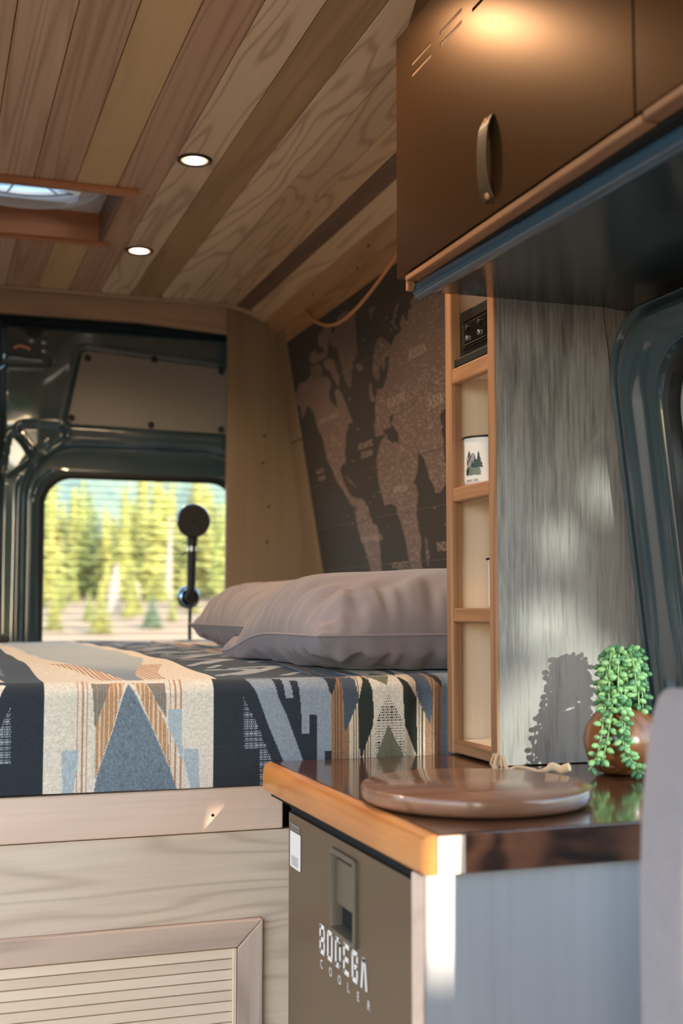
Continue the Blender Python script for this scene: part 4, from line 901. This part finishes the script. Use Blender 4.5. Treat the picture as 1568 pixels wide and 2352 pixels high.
mb = MB(); P = rrect(1.556, 1.604, .554, .601, .003, 4); mb.add([fl(y, z, .0007) for y, z in P], [tuple(range(20))]); st_ = obj('sticker', mb, M_white, dd, fix=False, label='white label sticker')
mb = MB()
for k in range(6): zz = .5575 + k * .0022; mb.add([fl(1.596, zz, .0011), fl(1.566, zz, .0011), fl(1.566, zz + .0009, .0011), fl(1.596, zz + .0009, .0011)], [(0, 1, 2, 3)])
obj('small_print', mb, M_greyprint, st_, fix=False)
mb = MB()
for (zz, h) in ((.6035, .0012), (.6058, .0012), (.6085, .0022)): mb.add([fl(1.602, zz, .0007), fl(1.560, zz, .0007), fl(1.560, zz + h, .0007), fl(1.602, zz + h, .0007)], [(0, 1, 2, 3)])
obj('small_print', mb, M_greyprint, dd, fix=False)

ct = empty('countertop', (0.73, 1.4, 0.64), 'dark walnut worktop with a glossy finish and honey front edge with daylight glow painted in', 'worktop')
mb = MB(); mb.box(0.4785, 0.985, 1.1085, 1.706, 0.6405, 0.680)
for k in range(5): pass
obj('slab', mb, M_walnut, ct, bevel=.003)
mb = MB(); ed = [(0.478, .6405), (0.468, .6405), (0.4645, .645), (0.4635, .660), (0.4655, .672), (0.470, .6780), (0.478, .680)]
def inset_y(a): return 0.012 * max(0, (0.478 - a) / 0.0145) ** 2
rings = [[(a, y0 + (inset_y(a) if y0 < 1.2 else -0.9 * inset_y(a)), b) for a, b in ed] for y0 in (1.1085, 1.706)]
n_ = len(ed); mb.loft([[*r] for r in rings], True, True, True); obj('edge_band', mb, M_daylit_edge, ct)  # edge coloured brighter than the slab for the daylight falling on it
mb = MB(); mb.box(0.508, 0.90, 1.1062, 1.1083, 0.642, 0.6785); obj('end_grain', mb, M_walnutX, ct)
mb = MB(); mb.box(0.4785, 0.5075, 1.1062, 1.1083, 0.642, 0.6785); obj('sun_strip_end', mb, M_bedrail, ct)  # pale block paints the sun strip onto the slab end

# cutting board and its cord
bd = empty('cutting_board', (0.60, 1.283, 0.681), 'round acacia cutting board lying on the worktop', 'cutting board')
mb = MB(); mb.lathe([(0.122, 0.0), (0.128, .003), (0.1305, .007), (0.131, .016), (0.1300, .0185), (0.128, .0195), (0.001, .0195)], (0.602, 1.283, 0.681), 96); obj('board', mb, M_board, bd)
mb = MB(); pts = []
for k in range(22):
    t = k / 21; a = Vector((0.700, 1.398, .688)).lerp(Vector((0.775, 1.372, .692)), t)
    pts.append((a.x, a.y + .010 * math.sin(9 * t), a.z + .004 + .006 * abs(math.sin(7 * t))))
mb.tube(pts, [.0026] * 8 + [.0034] * 6 + [.0055] * 8, 8)
pts = [(0.700, 1.398, .693), (0.697, 1.405, .712), (0.700, 1.43, .708), (0.714, 1.425, .694), (0.735, 1.40, .690)]
mb.tube(pts, .0026, 8); obj('hanging_loop', mb, M_twine, bd, label='pale cotton hanging loop')
mb = MB(); rr = random.Random(2)
for k in range(16):
    s = Vector((0.690 + rr.uniform(-.004, .004), 1.408 + rr.uniform(-.004, .004), .716)); mb.tube([s, s + Vector((rr.uniform(-.006, .002), rr.uniform(-.004, .004), -.012)), s + Vector((rr.uniform(-.012, .004), rr.uniform(-.01, .002), -.024))], .0014, 5)
obj('tassel', mb, M_twine, bd)

# trailing succulent in a turned wooden pot
PX, PY = 0.886, 1.430
pl = empty('potted_succulent', (PX, PY, 0.681), 'trailing green succulent in a round brown wooden pot on the worktop', 'plant')
mb = MB(); mb.lathe([(.026, 0), (.034, .003), (.045, .016), (.051, .034), (.052, .046), (.048, .062), (.038, .077), (.029, .083), (.027, .086), (.024, .084), (.024, .070)], (PX, PY, .681), 64); obj('pot', mb, M_pot, pl)
mb = MB(); mb.lathe([(.0238, 0), (.012, .004), (.001, .005)], (PX, PY, .760), 24); obj('soil', mb, M_soil, pl)
def leaf_mesh(i):
    mb = MB(); mb.ball((0, 0, 0), .0036 + .0003 * i, .0036 + .0003 * i, .0058, 8, 6); return mb.mesh('leaf')
lms = []
for i in range(3):
    for mt in (M_leaf, M_leaf2):
        m_ = leaf_mesh(i); m_.materials.append(mt); m_.polygons.foreach_set('use_smooth', [True] * len(m_.polygons)); lms.append(m_)
rr = random.Random(21); leaves = []; stems = []
def strand(pts, dens=2, first=0.1):
    P = [Vector(p) for p in pts]; fine = []
    for i in range(len(P) - 1):
        for k in range(8):
            t = k / 8; p0, p1, p2, p3 = P[max(i - 1, 0)], P[i], P[i + 1], P[min(i + 2, len(P) - 1)]
            fine.append(0.5 * ((2 * p1) + (p2 - p0) * t + (2 * p0 - 5 * p1 + 4 * p2 - p3) * t * t + (3 * p1 - p0 - 3 * p2 + p3) * t ** 3))
    fine.append(P[-1]); stems.append(fine); L = 0; ang = rr.uniform(0, 6); acc = 0
    for i in range(1, len(fine)):
        d = fine[i] - fine[i - 1]; acc += d.length
        while acc > .0048 / dens * 2:
            acc -= .0048 / dens * 2; ang += 2.4
            dn = d.normalized(); s = dn.cross(Vector((.3, .9, .2))).normalized(); t = dn.cross(s)
            o = (s * math.cos(ang) + t * math.sin(ang)); leaves.append((fine[i] + o * .0068, (o + dn * rr.uniform(.1, .6)).normalized(), rr.random()))
top = Vector((PX - .002, PY, .775))
# dome of stems standing up and falling over on every side
for k in range(30):
    a = 2 * math.pi * k / 30 + rr.uniform(-.15, .15); sp = rr.uniform(.016, .036); ht = rr.uniform(.858, .867) - abs(math.sin(k * 2.1)) * .028 - (.018 if k % 3 == 0 else 0)
    ca, sa = math.cos(a), math.sin(a); dl = rr.uniform(.745, .80)
    strand([top, (PX + .4 * sp * ca, PY + .4 * sp * sa, ht - .015), (PX + .75 * sp * ca, PY + .75 * sp * sa, ht), (PX + sp * 1.05 * ca, PY + sp * 1.05 * sa, ht - .03), (PX + sp * 1.12 * ca, PY + sp * 1.12 * sa, max(dl, ht - .085))], 1.55)
def front(l, z, d): return (PX - .52 * d + .85 * l, PY - .85 * d - .52 * l, z)
for pts in ([front(-.018, .79, .02), front(-.022, .768, .044), front(-.026, .742, .058), front(-.031, .716, .058), front(-.038, .699, .054), front(-.044, .690, .052)],
            [front(-.010, .79, .03), front(-.014, .765, .050), front(-.018, .738, .060), front(-.024, .712, .059), front(-.027, .696, .056)],
            [front(.004, .79, .03), front(.004, .765, .050), front(.002, .738, .062), front(.006, .714, .062), front(.014, .700, .060), front(.026, .688, .062)],
            [front(-.001, .79, .03), front(.000, .755, .056), front(.000, .728, .063), front(.010, .704, .060), front(.020, .690, .062)]):
    strand(pts, 1.9)
for f in stems:
    mb = MB(); mb.tube(f[::2] + [f[-1]], .0012, 5, False); obj('stem', mb, M_stem, pl)
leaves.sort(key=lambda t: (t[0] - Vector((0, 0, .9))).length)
rest = MB()
for i, (p, d, r) in enumerate(leaves):
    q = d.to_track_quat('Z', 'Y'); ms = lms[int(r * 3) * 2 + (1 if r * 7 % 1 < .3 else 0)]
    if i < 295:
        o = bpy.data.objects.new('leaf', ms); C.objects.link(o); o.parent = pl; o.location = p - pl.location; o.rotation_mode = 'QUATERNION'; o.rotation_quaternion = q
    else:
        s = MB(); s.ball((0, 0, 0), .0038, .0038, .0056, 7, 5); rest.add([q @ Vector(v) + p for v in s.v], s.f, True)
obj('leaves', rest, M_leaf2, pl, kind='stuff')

# seat back at the right edge
st = empty('dinette_seat', (0.75, 0.79, 0), 'grey fleece seat back in the right foreground, close to the worktop', 'seat')
P = [(0.5435, .10), (0.5400, .50), (0.5405, .66), (0.5430, .73), (0.5500, .790), (0.5580, .820), (0.5660, .8315), (0.576, .8300), (0.600, .816), (0.640, .790), (0.70, .752), (0.76, .738), (0.93, .735), (0.93, .10)]
mb = MB(); cx_ = 0.75; rings = []
for (dy, ins) in ((0, .022), (.004, .010), (.014, .002), (.03, 0), (.07, 0), (.086, .002), (.096, .010), (.100, .022)):
    rings.append([(a - .001 + (ins if a < .75 else -ins), .776 + dy * .92, b + .006 - (ins * .8 if b > .6 else 0)) for a, b in P])
mb.loft(rings, True, True, True); o = obj('backrest', mb, M_seat, st)
sb = o.modifiers.new('round', 'SUBSURF'); sb.levels = 2; sb.render_levels = 2
mb = MB(); mb.box(0.56, 0.92, 0.52, 0.85, 0.0, 0.098); obj('base', mb, M_bed, st)

# unseen seat added behind the camera, sized to keep sun off the bed front
cs = empty('sun_block_seat', (0.42, -0.42, 0), 'unseen cab seat added behind the camera to block sun from the bed front', 'seat')
def pad(x0, x1, y0, y1, z0, z1, r):
    mb = MB(); rings = []
    for (z, i) in ((z0, r), (z0 + r * .3, r * .3), (z0 + r, 0), (z1 - r, 0), (z1 - r * .3, r * .3), (z1, r)):
        rings.append([(u, v, z) for u, v in rrect(x0 + i, x1 - i, y0 + i, y1 - i, max(min((y1 - y0) / 2, r) - i * .5, .01), 6)])
    return mb.loft(rings, True, True, True)
obj('backrest', pad(0.18, 0.662, -0.46, -0.34, 0.42, 1.00, .012), M_seat, cs)
obj('headrest', pad(0.28, 0.54, -0.45, -0.36, 1.002, 1.17, .035), M_seat, cs)
obj('cushion', pad(0.18, 0.650, -0.90, -0.465, 0.30, 0.43, .035), M_seat, cs)
mb = MB(); mb.box(0.22, 0.61, -0.86, -0.44, 0.0, 0.31); obj('pedestal', mb, M_black, cs)

# ================================================================ lamps
def ceiling_lamp(x, y, label, power):
    t = empty('ceiling_light', (x, y, zc(x)), label, 'light', 'recessed ceiling lights'); z = zc(x)
    mb = MB(); mb.lathe([(.0370, .002), (.0370, -.002), (.034, -.0042), (.0290, -.0036), (.0272, .004)], (x, y, z), 40, 'Z', False, False); obj('ring', mb, M_ring, t)
    mb = MB(); mb.lathe([(.0240, -.0022), (.018, -.0030), (.0005, -.0032)], (x, y, z), 32, 'Z', False, True); obj('lens', mb, M_lens, t)
    mb = MB(); mb.lathe([(.0275, -.0012), (.0241, -.0022)], (x, y, z), 40, 'Z', False, False); obj('lens_edge', mb, M_lensrim, t)
    ld = bpy.data.lights.new('lamp', 'SPOT'); ld.energy = power; ld.spot_size = math.radians(140); ld.spot_blend = 0.9; ld.shadow_soft_size = .026; ld.color = (1.0, .69, .41)
    lo = bpy.data.objects.new('lamp', ld); C.objects.link(lo); lo.parent = t; lo.location = (0, 0, -.008)
ceiling_lamp(0.517, 2.454, 'lit round ceiling light in the pale plank, nearer the camera', LAMP_W)
ceiling_lamp(0.517, 3.141, 'lit round ceiling light beside the roof vent, nearer the rear door', LAMP_W)
ceiling_lamp(0.412, 1.660, 'round ceiling light close above the bronze overhead cabinet', LAMP_W * 1.1)

# ================================================================ roof vent
rv = empty('roof_vent', (0.2, 2.9, 1.835), 'round roof vent in a wood lined opening in the plank ceiling', 'vent')
z1 = 1.905
mb = MB(); mb.box(-0.025, 0.438, 2.672, 2.697, 1.8225, 1.8345); obj('front_trim', mb, M_redwood, rv, bevel=.002)
mb = MB(); mb.box(HX0 - .002, HX1 + .002, HY1 - .012, HY1 - .0005, 1.832, z1); obj('lining_board', mb, M_redwood, rv)
mb = MB(); mb.box(HX0, HX1, HY0 + .0005, HY0 + .012, 1.832, z1); obj('lining_board', mb, M_redwood, rv)
mb = MB(); mb.box(HX1 - .012, HX1 - .0005, HY0 + .012, HY1 - .012, 1.830, z1); obj('lining_board', mb, M_redwoodY, rv)
mb = MB(); mb.box(HX0 + .0005, HX0 + .012, HY0 + .012, HY1 - .012, 1.830, z1); obj('lining_board', mb, M_redwoodY, rv)
mb = MB(); mb.box(HX0 - .02, HX1 + .018, HY1 + .0005, HY1 + .016, 1.8245, 1.8345); obj('back_trim', mb, M_redwood, rv, bevel=.002)
cxv, cyv = 0.205, 2.895; ro = 0.183
mb = MB()
q = rrect(HX0, HX1, HY0, HY1, .004, 10); ring = []
for (u, v) in q:
    a = math.atan2(v - cyv, u - cxv); ring.append((cxv + ro * math.cos(a), cyv + ro * math.sin(a), z1 - .002))
mb.loft([[(u, v, z1 - .001) for u, v in q], ring], True); obj('ceiling_flange', mb, M_whiteplast, rv)
mb = MB(); mb.lathe([(ro + .004, -.001), (ro + .003, -.008), (ro - .006, -.012), (ro - .014, -.006), (ro - .014, .03)], (cxv, cyv, z1), 72, 'Z', False, False); obj('ring', mb, M_whiteplast, rv)
mb = MB(); mb.lathe([(ro - .014, .022), (ro - .018, .020)], (cxv, cyv, z1), 72, 'Z', False, False); obj('seal', mb, M_tealw, rv)
mb = MB(); mb.lathe([(ro - .014, .012), (ro * .8, .028), (ro * .5, .042), (.002, .048)], (cxv, cyv, z1), 48, 'Z', False, True); obj('dome', mb, M_dome, rv)
mb = MB()
for k in range(8):
    a = k * math.pi / 4 + .2; mb.tube([(cxv + .01 * math.cos(a), cyv + .01 * math.sin(a), z1 + .024), (cxv + .155 * math.cos(a), cyv + .155 * math.sin(a), z1 + .018)], .003, 6)
obj('spokes', mb, M_whiteplast, rv)

# ================================================================ shower on the rear window
sh = empty('shower_head', (0.772, 3.66, 0.9), 'black hand shower in a round wall holder against the rear window', 'shower')
syy = 3.655; k_ = syy / 3.5
hx, hz = 0.7755, 0.9 + (1.151 - .9) * k_
mb = MB(); mb.lathe([(.001, -.018), (.0495, -.018), (.0515, -.014), (.0525, -.004), (.047, .010), (.03, .020), (.001, .022)], (hx, syy, hz), 48, 'Y'); hd_ = obj('spray_head', mb, M_gloss, sh)
mb = MB(); mb.lathe([(.0475, -.0178), (.0475, -.0186), (.001, -.0186)], (hx, syy, hz), 48, 'Y', False, True); obj('spray_face', mb, M_rubber, hd_)
mb = MB(); mb.tube([(hx + .0515 * math.cos(a), syy - .004, hz + .0515 * math.sin(a)) for a in [math.radians(10 + 160 * k / 24) for k in range(25)]], .0022, 6); obj('chrome_rim', mb, M_chrome, hd_)
mb = MB()
for rad, cnt in ((.0095, 10), (.014, 14), (.020, 20), (.025, 25), (.030, 30), (.035, 35), (.040, 40), (.045, 44)):
    for k in range(cnt):
        a = 2 * math.pi * k / cnt + rad * 40; mb.ball((hx + rad * math.cos(a), syy - .0185, hz + rad * math.sin(a)), .0014, .001, .0014, 5, 4)
obj('nozzles', mb, M_nozzle, hd_, kind='stuff')
zb = 0.9 + (0.929 - .9) * k_
mb = MB(); mb.tube([(hx, syy + .004, hz - .040), (hx - .001, syy + .002, hz - .060), (hx - .002, syy, hz - .085), (hx - .0035, syy, zb + .05), (hx - .0045, syy, zb + .0)], [.019, .0165, .0145, .0135, .0125], 16); obj('handle', mb, M_black, sh)
mb = MB(); mb.tube([(hx - .002, syy, hz - .078), (hx - .0022, syy, hz - .092)], .0152, 16); obj('collar', mb, M_steel, sh)
mb = MB(); mb.lathe([(.034, .040), (.036, .030), (.0345, .020), (.027, .012), (.0255, .012), (.001, .016)], (hx - .005, syy, zb), 40, 'Y'); obj('wall_plate', mb, M_gloss, sh)
mb = MB(); mb.tube([(hx - .005 + .027 * math.cos(a), syy + .0105, zb + .027 * math.sin(a)) for a in [2 * math.pi * k / 32 for k in range(33)]], .0028, 8, False); obj('plate_ring', mb, M_chrome, sh)
mb = MB(); mb.lathe([(.018, -.016), (.0185, -.006), (.0175, .014)], (hx - .005, syy, zb), 24, 'Y'); obj('cradle', mb, M_black, sh)
mb = MB(); mb.tube([(hx - .0045, syy - .002, zb), (hx - .007, syy - .004, zb - .05), (hx - .009, syy - .01, zb - .09), (hx - .01, syy - .02, zb - .16)], .0055, 10); obj('hose', mb, M_black, sh)

# small black clip at the left end of the bed
mb = MB(); mb.box(0.040, 0.1985, 2.985, 3.02, 0.8165, 0.836); o = obj('remote_handset', mb, M_black, None, bevel=.006, seg=3); tag(o, 'small black handset lying on the blanket at the left edge of the photo', 'remote')

# ================================================================ outside: trees
def conifer_mesh(seed, h, spread, layers):
    rr = random.Random(seed); mb = MB()
    mb.tube([(0, 0, 0), (0, 0, h * .95)], [.02 * h, .004 * h], 6)
    tv = len(mb.f); 
    for k in range(layers):
        t = k / layers; z = h * (.06 + .92 * t); R_ = spread * (1 - t) ** .85 + .03 * h
        m = max(5, int(11 * (1 - t) + 5))
        for j in range(m):
            a = 2 * math.pi * j / m + rr.uniform(-.3, .3); L = R_ * rr.uniform(.6, 1.12); w = L * .40; dz = -L * rr.uniform(.05, .35)
            c, s = math.cos(a), math.sin(a); p = (c * L, s * L, z + dz); q = (c * L * .55 - s * w, s * L * .55 + c * w, z + dz * .35); r = (c * L * .55 + s * w, s * L * .55 - c * w, z + dz * .35)
            up = (c * L * .5, s * L * .5, z + .12 * L)
            mb.add([(0, 0, z + .05 * h), q, p, r, up], [(0, 1, 4), (1, 2, 4), (2, 3, 4), (3, 0, 4)])
    return mb, tv
def tree_mat(name, c1, c2):
    m = N(name); v = m.coords((1, 1, 1), 30); f = m.noise(v, 1.1, 4.0, .7)
    oi = m.n('ObjectInfo'); r = oi.outputs['Random']
    col = m.mix(f, c1, c2); m.principled(m.mix(m.math('MULTIPLY', r, .35), col, srgb(112, 122, 62)), .95); return m.m
TM = [tree_mat('sunlit_needles', srgb(150, 147, 80), srgb(106, 111, 62)), tree_mat('green_needles', srgb(134, 138, 76), srgb(92, 104, 62)), tree_mat('dark_needles', srgb(92, 110, 86), srgb(62, 82, 72))]
M_bark = plain('bark', srgb(130, 112, 96), .9); M_snag = plain('bleached_wood', srgb(112, 106, 100), .8)
tms = []
for i in range(6):
    mb, tv = conifer_mesh(40 + i, 1.0, (.16, .20, .23)[i % 3], 16); me = mb.mesh('foliage'); me.materials.append(TM[i % 3] if i < 3 else TM[i % 2]); tms.append(me)
rr = random.Random(5)
def tree(x, y, h, me, label, group, broad=None):
    r = empty('conifer', (x, y, gz(x, y)), label, 'tree', group)
    o = bpy.data.objects.new('foliage', me); C.objects.link(o); o.parent = r; o.scale = (h * (broad or 1), h * (broad or 1), h); o.rotation_euler = (0, 0, rr.uniform(0, 6))
spots = []; RAD = (.16, .20, .23)
for i in range(9000):
    y = rr.uniform(112, 215); x = y * rr.uniform(0.03, 0.34); h = rr.uniform(9, 15) * (.7 + y / 400); k = rr.choice([0, 4, 0, 4, 3, 1, 0, 4, 5, 3, 0, 2]); rad = RAD[k % 3] * h * 1.22
    if all(math.hypot(x - a, y - b_) > rad + q for a, b_, q, _, _ in spots): spots.append((x, y, rad, h, k))
    if len(spots) >= 100: break
for (x, y, rad, h, k) in spots:
    tree(x, y, h, tms[k], 'sunlit yellow green conifer in the forest beyond the rear window', 'conifers beyond the rear window')
for (px_x, y, h, lab) in ((0.137, 58, 2.5, 'bushy young conifer in the meadow, middle of the rear window'), (0.100, 60, 2.0, 'young conifer at the left edge of the rear window'), (0.179, 62, 1.7, 'small dark shrubby conifer left of the hand shower'), (0.236, 60, 2.0, 'young conifer in the meadow right of the hand shower')):
    tree(px_x * y, y, h, tms[0 if h > 1.8 else 2], lab, None, 1.7)
sp2 = [(11.47, 78), (16.5, 100), (20.2, 105)]
for i in range(1500):
    y = rr.uniform(62, 108); f = rr.uniform(.085, .27); x = f * y
    if all(math.hypot(x - a, y - b) > 3.0 for a, b in sp2): sp2.append((x, y))
    if len(sp2) >= 33: break
for (x, y) in sp2[3:]: tree(x, y, rr.uniform(1.6, 2.6) * y / 75, tms[rr.choice([0, 3, 0, 4])], 'sunlit young conifer at the edge of the meadow beyond the rear window', 'young conifers at the edge of the meadow', 1.45)
for (fx_, y, h, w, lab) in ((0.147, 78, 3.0, .40, 'bleached bare dead tree, middle of the rear window'), (0.192, 105, 7.5, .30, 'tall bleached dead trunk just left of the hand shower'), (0.165, 100, 1.6, .4, 'short bleached stump between the meadow and the forest')):
    r = empty('dead_tree', (fx_ * y, y, gz(fx_ * y, y)), lab, 'tree')
    g0 = gz(fx_ * y, y)
    mb = MB(); mb.tube([(fx_ * y, y, g0 - .1), (fx_ * y + .05, y, g0 + h * .5), (fx_ * y + .2, y, g0 + h)], [w * 1.3, w, w * .3], 8); obj('trunk', mb, M_snag, r)

# unseen tree added ahead of the van, leaves left out where sun should fall
TY = -5.4
def through(x, y, z): k = (TY - y) / SUN.y; return (x + SUN.x * k, z + SUN.z * k)
gaps = []
for (x, y, z, rx, rz) in ((0.930, 1.54, 1.069, .019, .028), (0.855, 1.54, .993, .020, .020), (0.838, 1.54, .872, .052, .022), (0.880, 1.54, 1.168, .012, .006), (0.900, 1.54, 1.186, .012, .006), (0.920, 1.54, 1.204, .012, .006),
                         (0.775, 1.54, 1.080, .012, .026), (0.785, 1.54, .715, .045, .060), (0.85, 1.54, .75, .080, .065), (0.92, 1.54, .77, .05, .07), (0.492, 1.11, .640, .046, .034), (0.492, 1.11, .598, .046, .044)):
    gaps.append((*through(x, y, z), rx, rz))
rr = random.Random(77)
lt = empty('sun_screen_tree', (1.2, TY, -0.6), 'unseen leafy tree added in front of the van, its gaps shaping the sun patches', 'tree')
mb = MB(); mb.tube([(3.0, TY + .5, -.6), (2.9, TY + .45, 1.2), (2.6, TY + .4, 3.6)], [.14, .11, .05], 10); obj('trunk', mb, M_bark, lt)
lf = MB()
def screen(n, xa, xb, za, zb, s0, s1, grow):
    for _ in range(n):
        x = rr.uniform(xa, xb); z = rr.uniform(za, zb); y = TY + rr.uniform(-.3, .3); s = rr.uniform(s0, s1)
        k = (TY - y) / SUN.y; ux, uz = x + SUN.x * k, z + SUN.z * k
        if any(((ux - g[0]) / (g[2] + s * grow)) ** 2 + ((uz - g[1]) / (g[3] + s * grow)) ** 2 < 1 for g in gaps): continue
        a = rr.uniform(0, 6.28); b = rr.uniform(-.5, .5); c, sn = math.cos(a) * s, math.sin(a) * s
        lf.add([(x + c, y + b * s, z + sn), (x - sn * .7, y, z + c * .7), (x - c, y - b * s, z - sn), (x + sn * .7, y, z - c * .7)], [(0, 1, 2, 3)])
screen(26000, -1.9, 4.2, -.55, 4.4, .05, .09, 1.0)
gx0, gx1 = min(g[0] for g in gaps) - .25, max(g[0] for g in gaps) + .25
gz0, gz1 = min(g[1] for g in gaps) - .25, max(g[1] for g in gaps) + .25
screen(16000, gx0, gx1, gz0, gz1, .012, .022, .8)
obj('leaves', lf, TM[1], lt, kind='stuff', fix=False)
